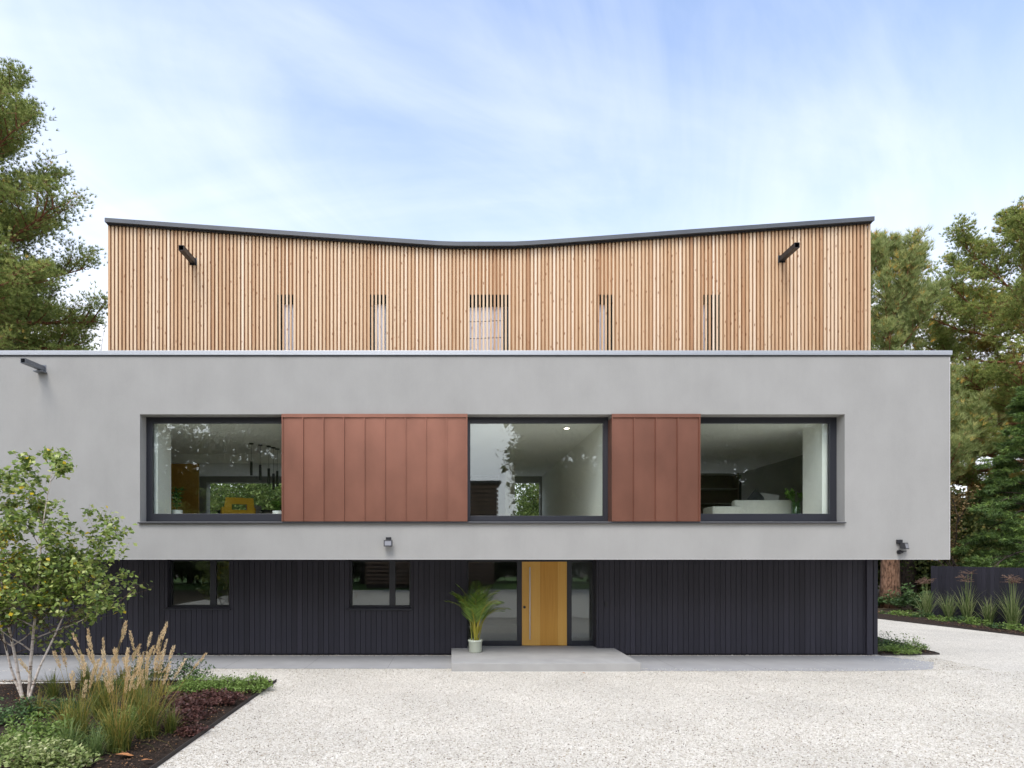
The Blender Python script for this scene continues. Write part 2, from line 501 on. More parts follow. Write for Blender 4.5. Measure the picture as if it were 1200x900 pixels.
M_RENDER = mat_render()
M_COPING = mat_plain('coping_metal', (0.40, 0.41, 0.42), 0.45, 0.6)
M_FASCIA = mat_plain('roof_metal', (0.075, 0.080, 0.086), 0.5, 0.3, nscale=2, namt=0.12)
M_SLAT = mat_wood('larch_slats', [(0.0, (0.37, 0.20, 0.098)), (0.35, (0.525, 0.345, 0.197)), (0.65, (0.61, 0.45, 0.29)), (1.0, (0.69, 0.55, 0.40))])
M_LARCHBACK = mat_plain('larch_backing', (0.42, 0.222, 0.107), 0.8, nscale=6, namt=0.2, stretch=(4, 1, 0.4))
M_BLACK = mat_wood('dark_stained_boards', [(0.0, (0.027, 0.025, 0.032)), (0.5, (0.033, 0.031, 0.040)), (1.0, (0.040, 0.037, 0.048))], knots=False, rough=0.55)
M_BLACKBACK = mat_plain('dark_backing', (0.008, 0.008, 0.011), 0.9)
M_FRAME = mat_plain('anthracite_aluminium', (0.020, 0.021, 0.027), 0.38)
M_COPPER = mat_plain('copper_sheet', (0.250, 0.112, 0.074), 0.38, 0.70, nscale=1.6, namt=0.14, bump=0.35, bscale=2.6, stretch=(1.2, 1, 0.7))
M_GLASS = mat_glass('window_glass')
M_GLASS_LOW = mat_glass('low_reflection_glass', (0.97, 0.98, 0.98), .012)
M_LINING = mat_plain('matt_black_lining', (0.006, 0.006, 0.007), .9, spec=.1)
M_DOOR = mat_wood('oak_door', [(0.0, (0.50, 0.225, 0.034)), (0.5, (0.66, 0.345, 0.066)), (1.0, (0.74, 0.44, 0.12))], knots=False, gscale=(28, 28, 1.0), rough=0.45)
M_STEEL = mat_plain('brushed_steel', (0.60, 0.60, 0.60), 0.3, 1.0)
M_CONC = mat_plain('pale_concrete', (0.322, 0.315, 0.296), 0.85, nscale=2.5, namt=0.10, bump=0.15, bscale=120)
M_PATH = mat_plain('grey_paving', (0.312, 0.310, 0.304), 0.8, nscale=1.8, namt=0.08, bump=0.15, bscale=150)
M_GRAVEL = mat_gravel()
M_SOIL = mat_soil('dark_soil', [(0.3, (0.010, 0.007, 0.005)), (0.55, (0.035, 0.024, 0.017)), (0.75, (0.09, 0.055, 0.035))], 26)
M_EARTH = mat_soil('woodland_floor', [(0.3, (0.02, 0.016, 0.010)), (0.55, (0.06, 0.045, 0.025)), (0.75, (0.10, 0.085, 0.04))], 3)
M_LAWN = mat_soil('lawn_grass', [(0.3, (0.05, 0.10, 0.02)), (0.55, (0.09, 0.17, 0.035)), (0.75, (0.13, 0.22, 0.06))], 20)
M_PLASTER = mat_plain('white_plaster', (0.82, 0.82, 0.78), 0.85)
M_CEIL = mat_plain('ceiling_plaster', (0.84, 0.84, 0.80), 0.9)
M_FLOOR = mat_plain('oak_floor', (0.66, 0.60, 0.52), 0.4, nscale=4, namt=0.15, stretch=(6, .6, 1))
M_BLIND = mat_plain('white_blind', (0.84, 0.81, 0.90), 0.8)
M_BLACKPL = mat_plain('black_plastic', (0.014, 0.014, 0.016), 0.4)
M_LENS = mat_plain('frosted_lens', (0.17, 0.17, 0.18), 0.25)
M_SPOUT = mat_plain('spout_metal', (0.030, 0.031, 0.035), 0.4, 0.3)
M_SPOUTG = mat_plain('grey_spout_metal', (0.16, 0.17, 0.185), 0.4, 0.4)

# ------------------------------------------------------------------ ground and paths
def struct(o):
    o['kind'] = 'structure'
    return o
mb = MB(); mb.quad((-900, -900, -0.012), (900, -900, -0.012), (900, 900, -0.012), (-900, 900, -0.012))
struct(mb.build('ground', M_EARTH))
mb = MB()
edge_r = [(17.75, -14), (17.75, 17), (17.55, 18.8), (17.2, 21), (16.75, 23.6), (16.0, 26.5), (13.5, 29), (10.2, 29)]
mb.poly([(-14, -14, 0), *[(x, y, 0) for x, y in edge_r], (-14, 29, 0)])
struct(mb.build('gravel_drive', M_GRAVEL))
mb = MB(); mb.quad((-40, -40, -0.006), (40, -40, -0.006), (40, -14.1, -0.006), (-40, -14.1, -0.006))
struct(mb.build('lawn', M_LAWN))
# paving in front of the house (ragged gravel edge on its outer side)
mb = MB()
rr = random.Random(3)
front = []
x = -12.0
while x < 0.0:
    y = 13.2 if x > -6.0 else 13.2 - min(1.2, (-6.0 - x)*0.8)
    front.append((x, y + rr.uniform(-.018, .018), 0.005)); x += 0.12
right = [(4.03, 13.0, 0.005)]
x = 4.1
while x < 10.5:
    y = 12.93 + 0.02*math.sin(x*2.1) + max(0, x-9.0)**2*0.10
    right.append((x, y + rr.uniform(-.02, .02), 0.005)); x += 0.12
mb.poly([*front, (0.0, 13.2, 0.005), (0.0, 14.90, 0.005), (-12, 14.90, 0.005)])
mb.poly([*right, (11.15, 14.0, 0.005), (10.8, 14.5, 0.005), (10.5, 14.90, 0.005), (4.03, 14.90, 0.005)])
struct(mb.build('paved_path', M_PATH))
mb = MB()
for xj in (-10.4, -8.6, -6.8, -5.0, -3.2, -1.4, 4.9, 6.7, 8.5):
    mb.quad((xj, 13.22 if xj < 0 else 13.0, .0062), (xj+.007, 13.22 if xj < 0 else 13.0, .0062), (xj+.007, 14.89, .0062), (xj, 14.89, .0062))
struct(mb.build('paving_joints', mat_plain('joint_sand', (0.17, 0.165, 0.155), .95)))

def bed(name, pts, z=0.012, hump=0.05, m=None):
    """soil sheet with a slightly raised, uneven middle"""
    b = MB()
    cx = sum(p[0] for p in pts)/len(pts); cy = sum(p[1] for p in pts)/len(pts)
    rings = [(1.0, z), (0.92, z+hump*.6), (0.7, z+hump), (0.4, z+hump*1.1)]
    n = len(pts)
    idx = []
    for s_, zz in rings:
        row = []
        for p in pts:
            b.v.append((cx+(p[0]-cx)*s_, cy+(p[1]-cy)*s_, zz + (rr.uniform(-.012, .012) if s_ < 1 else 0))); b.t.append(.5)
            row.append(len(b.v)-1)
        idx.append(row)
    for a in range(len(rings)-1):
        for k in range(n):
            b.f.append((idx[a][k], idx[a][(k+1) % n], idx[a+1][(k+1) % n], idx[a+1][k]))
    b.f.append(tuple(idx[-1]))
    return struct(b.build(name, m or M_SOIL, smooth=True))
def subdiv(pts, step=0.4):
    o = []
    for k in range(len(pts)):
        p, q = Vector(pts[k]), Vector(pts[(k+1) % len(pts)])
        m = max(1, int((q-p).length/step))
        for j in range(m):
            o.append(tuple(p.lerp(q, j/m)))
    return o
bed('planting_bed', subdiv([(-9.6, 5.2), (-3.42, 5.2), (-3.44, 11.83), (-5.2, 11.95), (-7.2, 11.7), (-9.6, 11.5)]))
M_EDGE = mat_plain('rusty_edging', (0.035, 0.028, 0.024), 0.8)
mb = MB()
mb.box(-3.425, -3.415, 5.2, 11.84, -0.02, 0.055); mb.box(-9.6, -3.426, 11.842, 11.852, -0.02, 0.02)
struct(mb.build('bed_edging', M_EDGE))
bed('planting_bed', subdiv([(10.6, 14.95), (12.15, 15.1), (12.75, 18.2), (13.2, 21), (10.6, 21)]))
bed('planting_bed', subdiv([*[(x+.02, y) for x, y in edge_r[1:6]], (20.4, 26.5), (20.4, 17)], .8), hump=0.09)
mb = MB()
for k in range(1, 5):
    a, b_ = edge_r[k], edge_r[k+1]
    mb.prism([(a[0]+.0, a[1]), (b_[0], b_[1]), (b_[0]+.02, b_[1]), (a[0]+.02, a[1])], 'z', -0.02, 0.05)
for a, b_ in (((10.6, 14.945), (12.15, 15.095)), ((12.15, 15.095), (12.75, 18.2))):
    mb.prism([a, b_, (b_[0]+.012, b_[1]-.006), (a[0]+.012, a[1]-.006)], 'z', -0.02, 0.045)
struct(mb.build('bed_edging', M_EDGE))

# ------------------------------------------------------------------ the house
DG, DB, DT, DD = 13.0, 15.0, 14.2, 15.35      # planes: grey storey, dark boards, timber slats, entrance
REV = 0.27
DR = 22.5                                       # rear wall
house = thing('house', 'wide modern house of grey render, timber slats and black boards with copper panels', 'house', (1.0, DB, 0))
hx, hy = 1.0, DB
class HB(MB):
    def build(s, name, mat, parent=house, **k):
        return MB.build(s, name, mat, parent, **k)
# children are built in world coordinates; parent inverse keeps them there
_old = MB.build
def build_rel(s, name, mat, parent=None, **k):
    o = _old(s, name, mat, parent, **k)
    return o
def fix(o):
    o.matrix_parent_inverse = o.parent.matrix_basis.inverted()
    return o
def part(mb, name, mat, parent, **k):
    o = mb.build(name, mat, parent, **k)
    if parent is not None:
        # every ancestor keeps an identity basis except the root empty
        root = parent
        while root.parent is not None: root = root.parent
        if parent is root:
            from mathutils import Matrix
            o.matrix_parent_inverse = Matrix.LocRotScale(root.location, root.rotation_euler, root.scale).inverted()
    return o

def grid_wall(mb, x0, x1, z0, z1, y0, y1, holes):
    """wall slab between planes y0<y1 with rectangular through-holes (xa,xb,za,zb)"""
    xs = sorted({x0, x1, *[min(max(h[0], x0), x1) for h in holes], *[min(max(h[1], x0), x1) for h in holes]})
    zs = sorted({z0, z1, *[min(max(h[2], z0), z1) for h in holes], *[min(max(h[3], z0), z1) for h in holes]})
    nx, nz_ = len(xs)-1, len(zs)-1
    def solid(i, j):
        if i < 0 or j < 0 or i >= nx or j >= nz_: return False
        cx, cz = (xs[i]+xs[i+1])/2, (zs[j]+zs[j+1])/2
        return not any(h[0] < cx < h[1] and h[2] < cz < h[3] for h in holes)
    for i in range(nx):
        for j in range(nz_):
            if not solid(i, j): continue
            a, b, c, d = xs[i], xs[i+1], zs[j], zs[j+1]
            mb.quad((a, y0, c), (b, y0, c), (b, y0, d), (a, y0, d))
            mb.quad((b, y1, c), (a, y1, c), (a, y1, d), (b, y1, d))
            if not solid(i-1, j): mb.quad((a, y1, c), (a, y0, c), (a, y0, d), (a, y1, d))
            if not solid(i+1, j): mb.quad((b, y0, c), (b, y1, c), (b, y1, d), (b, y0, d))
            if not solid(i, j-1): mb.quad((a, y1, c), (b, y1, c), (b, y0, c), (a, y0, c))
            if not solid(i, j+1): mb.quad((a, y0, d), (b, y0, d), (b, y1, d), (a, y1, d))

gx0, gx1 = -13.2, X(1113, DG)
gz0, gz1 = Z(655.5, DG), Z(414.5, DG)
oz0, oz1 = Z(611.5, DG), Z(485.5, DG)
op = [(X(164, DG), X(331.5, DG)), (X(547, DG), X(717, DG)), (X(819, DG), X(990, DG))]
cop = [(X(331.5, DG), X(547, DG)), (X(717, DG), X(819, DG))]
mb = MB()
grid_wall(mb, gx0, gx1, gz0, gz1, DG, DG+0.4, [(a, b, oz0, oz1) for a, b in op])
# side walls and rear wall of the grey storey
mb.box(gx1-0.4, gx1, DG+0.4, DR, gz0, gz1)
mb.box(gx0, gx0+0.4, DG+0.4, DR, gz0, gz1)
rear = [(-9.1, -6.25, 3.1, 5.2), (-6.05, -0.7, 3.1, 5.35), (2.15, 3.3, 3.1, 5.2), (3.7, 8.9, 3.1, 5.35), (9.3, 10.2, 3.1, 5.2)]  # the wide openings are unseen, added to let more light into the rooms
grid_wall(mb, gx0, gx1, gz0, gz1, DR, DR+0.35, rear)
part(mb, 'rendered_wall', M_RENDER, house)
# soffit, and the terrace roof behind the parapet
mb = MB(); mb.box(gx0+.4, gx1-.4, DG+.4, DR, gz0+.003, gz0+.30); part(mb, 'soffit', mat_plain('soffit_board', (0.30, 0.30, 0.29), 0.8), house)
mb = MB(); mb.box(gx0+.4, gx1-.4, DG+.4, DR, gz1-.62, gz1-.35); part(mb, 'terrace_roof', mat_plain('roof_membrane', (0.12, 0.12, 0.12), 0.8), house)
# metal coping on the parapet
mb = MB()
mb.box(gx0-.03, gx1+.03, DG-.035, DG+.42, gz1, gz1+.06)
mb.box(gx1-.42, gx1+.03, DG+.42, DR+.38, gz1, gz1+.06)
mb.box(gx0-.03, gx1+.03, DG-.035, DG-.028, gz1-.035, gz1-.001)
part(mb, 'coping', M_COPING, house, bevel=.004)
mb = MB(); mb.box(gx0-.02, gx1+.02, DG-.012, DG-.002, gz1-.062, gz1-.036); part(mb, 'drip_trim', M_FASCIA, house)
# thin pale corner bead and bottom drip
mb = MB(); mb.box(gx0, gx1, DG-.006, DG-.0005, gz0-.004, gz0+.012); mb.box(gx1-.018, gx1+.004, DG-.006, DG-.0005, gz0+.013, gz1-.07)
part(mb, 'corner_bead', mat_plain('render_bead', (0.40, 0.39, 0.37), 0.8), house)

# ---- interior of the first floor
FZ, CZ = 3.05, 5.42
mb = MB(); mb.box(gx0+.41, gx1-.41, DG+.41, DR-.01, gz0+.31, FZ); part(mb, 'interior_floor', M_FLOOR, house)
mb = MB(); mb.box(gx0+.41, gx1-.41, DG+.42, DR-.01, CZ, gz1-.63); part(mb, 'ceiling', M_CEIL, house)
zi0, zi1 = FZ+.001, CZ-.001
def boxes(name, mat, lst, parent=None, **k):
    """every box its own part"""
    for bx_ in lst:
        q = MB(); q.box(*bx_); part(q, name, mat, parent or house, **k)
boxes('interior_wall', M_PLASTER, [(-7.3, X(182, 13.3), DG+.41, 14.05, zi0, zi1),
    (X(967, 13.3), 9.0, DG+.41, 14.15, zi0, zi1), (3.36, 3.5, DG+.41, DR-.02, zi0, zi1),
    (-0.6, -0.46, DG+.41, DR-.02, zi0, zi1), (1.75, 2.05, 19.6, DR-.02, zi0, zi1), (-12.0, -9.9, 19.0, 19.12, zi0, zi1)])
mb = MB(); mb.box(-8.15, -7.35, 17.6, 17.66, FZ+.001, FZ+2.1); o = part(mb, 'interior_door', M_DOOR, house)
mb = MB(); mb.box(-9.2, -0.65, 17.5, 17.8, CZ-.28, CZ-.002); part(mb, 'ceiling_beam', M_PLASTER, house)

# ---- windows of the grey storey
def window(x0, x1, z0, z1, yf, fr, label=None, mullions=(), depth=0.08, parent=house, head=None, glass=M_GLASS, name='window'):
    """frame ring + panes; x0..z1 is the outer size of the frame, yf its front plane"""
    head = head or fr
    b = MB()
    b.box(x0, x0+fr, yf, yf+depth, z0, z1)
    b.box(x1-fr, x1, yf, yf+depth, z0, z1)
    b.box(x0+fr, x1-fr, yf, yf+depth, z0, z0+fr)
    b.box(x0+fr, x1-fr, yf, yf+depth, z1-head, z1)
    edges = [x0+fr]
    for mxx, mw in mullions:
        b.box(mxx-mw/2, mxx+mw/2, yf+.002, yf+depth-.002, z0+fr, z1-head)
        edges += [mxx-mw/2, mxx+mw/2]
    edges.append(x1-fr)
    # slim glazing bead
    o = part(b, name, M_FRAME, parent, bevel=.004)
    for k in range(0, len(edges), 2):
        p = MB(); p.box(edges[k]-.01, edges[k+1]+.01, yf+depth*.45, yf+depth*.45+.02, z0+fr-.01, z1-head+.01)
        g = MB.build(p, 'pane', glass, o)
    return o
yf = DG + REV
fz0, fz1 = Z(610, yf), Z(488.8, yf)
w1 = window(X(170.5, yf), op[0][1]+.12, fz0, fz1, yf, .15, head=.13)
w2 = window(op[1][0]-.02, X(712.5, yf), fz0, fz1, yf, .105, head=.13)
w3 = window(op[2][0]-.12, X(980.5, yf), fz0, fz1, yf, .15, head=.13)
for o, lb in ((w1, 'left picture window showing a dining room with black pendants'), (w2, 'middle picture window reflecting white sky'), (w3, 'right picture window showing a pale sofa')):
    o['label'] = lb
boxes('reveal_lining', M_FRAME, [(a, b, yf+.03, yf+.06, oz0+.02, oz1-.003) for a, b in ((op[0][0]+.003, X(170.5, yf)-.002), (X(980.5, yf)+.002, op[2][1]-.003))])
# long dark sill under the whole band
mb = MB()
sx0, sx1 = X(161, DG-.06), X(992, DG-.06)
mb.prism([(DG-.06, oz0-.035), (DG-.06, oz0-.012), (DG+.26, oz0+.012), (DG+.26, oz0+.002), (DG-.03, oz0-.015), (DG-.03, oz0-.035)], 'x', sx0, sx1)
part(mb, 'sill', M_FRAME, house)
boxes('sill_upstand', M_FRAME, [(a+.004, b-.004, DG+.262, DG+.39, oz0+.001, fz0+.002) for a, b in op])

# ---- copper cladding
def copper(x0, x1, n):
    b = MB()
    y0 = DG - .03
    zt = Z(489.5, y0); zb = Z(611, y0)
    step = (x1-x0)/n
    for k in range(n):
        a, c = x0+k*step, x0+(k+1)*step
        # a faintly pillowed tray between the seams
        cols = 6
        for q in range(cols):
            u0, u1 = q/cols, (q+1)/cols
            d0 = .006*math.sin(math.pi*u0)*(0.6+.8*((k*37) % 5)/5); d1 = .006*math.sin(math.pi*u1)*(0.6+.8*((k*37) % 5)/5)
            xa, xb = a+.012+(c-a-.024)*u0, a+.012+(c-a-.024)*u1
            b.quad((xa, y0-d0, zb), (xb, y0-d1, zb), (xb, y0-d1, zt), (xa, y0-d0, zt), .5)
        b.box(c-.012, c+.012, y0-.028, y0+.02, zb, zt)
    b.box(x0-.012, x0+.0119, y0-.028, y0+.02, zb, zt)
    # top flashing and returns into the neighbouring reveals
    b.box(x0-.014, x1+.014, y0-.034, y0+.028, zt+.001, zt+.075)
    b.box(x0-.0139, x0-.0005, y0+.0205, DG+.39, zb, zt)
    b.box(x1+.0005, x1+.0139, y0+.0205, DG+.39, zb, zt)
    b.quad((x0, y0+.0005, zb), (x1, y0+.0005, zb), (x1, y0+.0005, zt), (x0, y0+.0005, zt))
    return part(b, 'copper_cladding', M_COPPER, house)
c1 = copper(cop[0][0], cop[0][1], 9); c1['label'] = 'wide copper panel of nine standing seam bays'
c2 = copper(cop[1][0], cop[1][1], 4); c2['label'] = 'narrow copper panel of four standing seam bays'

# ---- timber storey
tx0, tx1 = X(126.5, DT), X(1020, DT)
roofpts_px = [(122.5, 259.8), (320, 273.9), (440, 282.2), (490, 285.6), (515, 287.2), (535, 287.8), (570, 287.8), (603, 287.7), (622, 286.8), (650, 284.9), (700, 281.3), (820, 272.6), (1025, 258.2)]
rp = [(X(a, DT-.12), Z(b, DT-.12)) for a, b in roofpts_px]       # fascia underside
def roof_z(x):
    return float(np.interp(x, [p[0] for p in rp], [p[1] for p in rp]))
tz0 = gz1 - .33
twin = [(324.5, 345.5), (432.5, 453.5), (548.5, 598), (699.5, 720), (821.5, 843.5)]
tops = Z(345.5, DT+.06)
tw = [(X(a, DT+.06), X(b, DT+.06), tz0+.35, tops) for a, b in twin]
mb = MB()
# backing wall (with openings) follows the roof line
zmin = min(p[1] for p in rp)
grid_wall(mb, tx0+.03, tx1-.03, tz0, zmin-.02, DT+.06, DT+.40, tw)
poly = [(tx0+.03, zmin-.02), (tx1-.03, zmin-.02), (tx1-.03, roof_z(tx1-.03)-.01)] + [(p[0], p[1]-.01) for p in rp[-2:0:-1]] + [(tx0+.03, roof_z(tx0+.03)-.01)]
mb.prism(poly, 'y', DT+.06, DT+.40)
mb.box(tx0+.03, tx0+.3, DT+.401, DR-.5, tz0, zmin+.2); mb.box(tx1-.3, tx1-.03, DT+.401, DR-.5, tz0, zmin+.2)
mb.box(tx0+.301, tx1-.301, DR-.8, DR-.5, tz0, zmin-.02)
part(mb, 'timber_wall', M_LARCHBACK, house)
mb = MB()
nsl = 206
pitch = (tx1-tx0)/(nsl-0.5)
rs = random.Random(11)
for k in range(nsl):
    xa = tx0 + k*pitch
    xm_ = xa + pitch*.28
    xb = xa + pitch*(0.47 if any(h[0] < xm_ < h[1] for h in tw) else 0.57)
    t = min(1, max(0, rs.gauss(.50, .20)))
    mb.box(xa, xb, DT, DT+.036, tz0, roof_z((xa+xb)/2)-.012, t)
part(mb, 'slat_cladding', M_SLAT, house)
mb = MB()
for xa in (tx0-.012, tx1-.032):                                 # the same slats down both flanks
    y = DT+.14
    mb = MB()
    while y < DR-.6:
        mb.box(xa, xa+.044, y, y+pitch*.56, tz0, roof_z(xa)-.02, min(1, max(0, rs.gauss(.5, .22))))
        y += pitch
    part(mb, 'slat_cladding', M_SLAT, house)
# butterfly roof
mb = MB()
th = .096
mb.prism([(p[0], p[1]) for p in rp] + [(p[0], p[1]+th) for p in rp[::-1]], 'y', DT-.12, DR-.3)
part(mb, 'butterfly_roof', M_FASCIA, house)
mb = MB()
mb.prism([(p[0]+(.02 if i == 0 else (-.02 if i == len(rp)-1 else 0)), p[1]-.028) for i, p in enumerate(rp)] + [(p[0]+(.02 if i == 0 else (-.02 if i == len(rp)-1 else 0)), p[1]-.001) for i, p in reversed(list(enumerate(rp)))], 'y', DT-.05, DT-.008)
part(mb, 'shadow_gap_strip', M_BLACKPL, house)  # black strip stands in for the shadow gap under the fascia
# windows behind the slats: dark lining, pane, white blind
for k, (a, b, c, d) in enumerate(tw):
    f = MB()
    q = .03
    hd_ = .20 if k != 2 else .26
    f.box(a, a+q, DT+.05, DT+.30, c, d); f.box(b-q, b, DT+.05, DT+.30, c, d)
    f.box(a+q, b-q, DT+.05, DT+.30, d-hd_, d); f.box(a+q, b-q, DT+.05, DT+.30, c, c+q)
    if k in (0, 1): f.box(a+q, a+q+.10, DT+.09, DT+.124, c+q, d-hd_)
    if k in (3, 4): f.box(b-q-(.15 if k == 3 else .24), b-q, DT+.09, DT+.124, c+q, d-hd_)
    wo = part(f, 'window', M_LINING, house)
    p = MB(); p.box(a+q, b-q, DT+.07, DT+.082, c+q, d-hd_); MB.build(p, 'pane', M_GLASS_LOW, wo)
    p = MB()
    if k == 2:  # middle slot: pale strips stand in for the bright room behind
        zz = d-.28
        hgt = [0.34, 0.40, 0.34, 0.6]
        for hh in hgt:
            p.prism([(a+q+.002, zz), (b-.16, zz+.03), (b-.16, zz-hh+.05), (a+q+.002, zz-hh+.02)], 'y', DT+.125, DT+.138)
            zz -= hh
    else:
        p.box(a+q+.002, b-q-.002, DT+.125, DT+.13, c+q+.002, d-hd_-.002)
    MB.build(p, 'blind', M_BLIND, wo)

# ---- rainwater spouts (square box gutters sticking out of the walls)
def spout(base, length, size, mat, drop=0.0, plate=False):
    x, y, z = base
    b = MB()
    s = size/2; tk = .006
    def ring(z0, z1, xa, xb):
        b.prism([(y-length, z0-drop), (y, z0), (y, z1), (y-length, z1-drop)], 'x', xa, xb)
    ring(z-s, z-s+tk, x-s, x+s); ring(z+s-tk, z+s, x-s, x+s)
    ring(z-s+tk+.0005, z+s-tk-.0005, x-s, x-s+tk); ring(z-s+tk+.0005, z+s-tk-.0005, x+s-tk, x+s)
    b.prism([(y-.0, z-s-.03), (y+.02, z-s-.03), (y+.02, z+s+.03), (y, z+s+.03)], 'x', x-s-.03, x+s+.03)
    if plate:
        b.box(x-s-.05, x+s+.05, y-.16, y-.002, z-s-.055, z-s-.032)
        b.box(x-s*.7, x+s*.7, y-.12, y-.002, z-s-.031, z-s-.002)
    return part(b, 'rainwater_spout', mat, house)
spout((X(226.5, DT), DT, Z(306.5, DT)), .64, .115, M_SPOUT)
spout((X(916, DT), DT, Z(303.5, DT)), .64, .115, M_SPOUT)
o = spout((X(50, DG), DG-.001, Z(432, DG)), .60, .10, M_SPOUTG, drop=.02, plate=True)
o['label'] = 'grey metal spout on the rendered wall'

# ---- ground storey: dark vertical boards
bx0, bx1 = -12.6, X(1028, DB)
bz1 = gz0 + .002
small = [(X(195.5, DB), X(269.5, DB), Z(712.5, DB), Z(650, DB)), (X(408.5, DB), X(482.5, DB), Z(713, DB), Z(650, DB))]
ent = (X(546.5, DB), X(700, DB), -1, 9)
holes = small + [ent]
mb = MB()
grid_wall(mb, bx0+.005, bx1-.13, 0.0, bz1, DB+.03, DB+.33, holes)
mb.box(bx1-.33, bx1-.13, DB+.331, DR-.4, 0, bz1)
mb.box(bx0+.02, bx0+.22, DB+.331, DR-.4, 0, bz1)
grid_wall(mb, bx0+.02, bx1-.13, 0, bz1, DR-.39, DR-.2, [(-8, -5, .9, 2.2), (-4, -1.5, .9, 2.2)])
part(mb, 'lower_wall', M_BLACKBACK, house)
mb = MB()
bp_ = .131
rb = random.Random(5)
x = bx0; split_done = False
while x < bx1-.20:
    xa, xb = x+.005, min(x+bp_-.005, bx1-.2)
    t = min(1, max(0, rb.gauss(.5, .25)))
    # split the strip at opening edges so no board crosses a hole
    cuts = sorted({xa, xb, *[h[i] for h in holes for i in (0, 1) if xa < h[i] < xb]})
    for i in range(len(cuts)-1):
        a, b = cuts[i], cuts[i+1]
        cxm = (a+b)/2
        zs = [(0.045, bz1-.004)]
        for h in holes:
            if h[0] < cxm < h[1]:
                zs = [(z0, z1) for (z0, z1) in ((0.045, h[2]), (h[3], bz1-.004)) if z1-z0 > .02 and z0 >= .04]
        for z0, z1 in zs:
            mb.box(a, b, DB+rb.uniform(0, .003), DB+.028, z0, z1, t)
    x += bp_
    if x > ent[0]+.5 and not split_done:
        part(mb, 'black_cladding', M_BLACK, house); mb = MB(); split_done = True
part(mb, 'black_cladding', M_BLACK, house)
mb = MB()
# right flank and the proud corner post
x = DB+.05
while x < DR-.4:
    mb.box(bx1-.128, bx1-.10, x+.004, min(x+bp_-.004, DR-.4), 0.045, bz1-.004, min(1, max(0, rb.gauss(.5, .25))))
    x += bp_
part(mb, 'black_cladding', M_BLACK, house)
boxes('corner_post', M_BLACK, [(X(1016, DB-.05), X(1023, DB-.05), DB-.05, DB+.03, 0.02, bz1-.004, .9), (X(1023.2, DB), bx1, DB-.02, DB+.06, 0.02, bz1-.004, .2)], bevel=.004)
# small casements
for (a, b, c, d), (m0, mw) in zip(small, ((X(249.5, DB+.12), .15), (X(459.8, DB+.12), .15))):
    d2 = bz1-.01
    o = window(a+.002, b-.002, c+.002, d2, DB+.12, .065, mullions=((m0, mw),), head=.05)
    l = MB(); l.box(a+.0, a+.016, DB-.004, DB+.118, c, d2); l.box(b-.016, b, DB-.004, DB+.118, c, d2); l.box(a+.017, b-.017, DB+.0, DB+.118, c-.0, c+.016)
    MB.build(l, 'lining', M_BLACK, o)
    s = MB(); s.box(a-.06, b+.03, DB-.06, DB-.006, c-.045, c-.012); MB.build(s, 'sill', M_FRAME, o, bevel=.004)
    o['label'] = 'small black casement window in the dark boards'
# ground-floor rooms behind the small windows and the glazed entrance
mb = MB()
mb.box(bx0+.3, bx1-.4, DB+.34, DR-.4, 0.02, 0.16)
part(mb, 'ground_floor', mat_plain('hall_tiles', (0.32, 0.31, 0.30), 0.35), house)
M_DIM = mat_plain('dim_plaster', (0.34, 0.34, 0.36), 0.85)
zl = bz1-.002
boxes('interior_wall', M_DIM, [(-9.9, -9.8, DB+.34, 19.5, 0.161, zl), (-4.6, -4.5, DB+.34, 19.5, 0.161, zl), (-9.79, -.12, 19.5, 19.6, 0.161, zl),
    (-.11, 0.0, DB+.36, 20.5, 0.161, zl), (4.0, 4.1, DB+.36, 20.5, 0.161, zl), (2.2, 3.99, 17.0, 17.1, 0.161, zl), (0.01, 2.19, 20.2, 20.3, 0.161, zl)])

# ---- entrance: frame, sidelights, oak door
ex0, ex1 = ent[0], ent[1]
sz = 0.181
e = MB()
ya, yb = DD, DD+.09
def xe(px): return X(px, DD)
ztop = bz1-.006
cols = [(ex0+.002, xe(549.0)), (xe(606), xe(611.6)), (xe(664.6), xe(670)), (xe(694.5), ex1-.002)]
for a, b in cols: e.box(a, b, ya, yb, sz+.004, ztop)
for a, b in ((cols[0][1], cols[1][0]), (cols[2][1], cols[3][0])):
    e.box(a, b, ya+.001, yb-.001, sz+.004, Z(751, DD)); e.box(a, b, ya+.001, yb-.001, Z(658.5, DD), ztop)
e.box(cols[1][1], cols[2][0], ya+.001, yb-.001, Z(658.0, DD), ztop)
fr = part(e, 'entrance_frame', M_FRAME, house, bevel=.004)
for a, b in ((cols[0][1], cols[1][0]), (cols[2][1], cols[3][0])):
    p = MB(); p.box(a-.01, b+.01, ya+.04, ya+.06, Z(751, DD)-.01, Z(658.5, DD)+.01); MB.build(p, 'pane', M_GLASS, fr)
d = MB()
dx0, dx1 = cols[1][1]+.004, cols[2][0]-.004
nb = 5; rd = random.Random(2)
for k in range(nb):
    a = dx0+(dx1-dx0)*k/nb; b = dx0+(dx1-dx0)*(k+1)/nb
    d.box(a+.0006, b-.0006, DD+.012, DD+.07, sz+.010, Z(658.3, DD), .5+rd.uniform(-.26, .26))
door = part(d, 'door', M_DOOR, house)
door['label'] = 'honey coloured oak front door'
h = MB()
hxp = xe(620.6)
h.tube([(hxp, DD-.06, Z(749, DD)), (hxp, DD-.06, Z(664.5, DD))], .017, 12)
for zz in (Z(738, DD), Z(676, DD)):
    h.tube([(hxp, DD-.06, zz), (hxp, DD+.012, zz)], .010, 8)
MB.build(h, 'handle', M_STEEL, door, smooth=False)
h = MB(); cxl, czl = xe(614.6), Z(711.5, DD)
h.tube([(cxl, DD-.012, czl), (cxl, DD+.012, czl)], .034, 20)
MB.build(h, 'lock', M_BLACKPL, door)
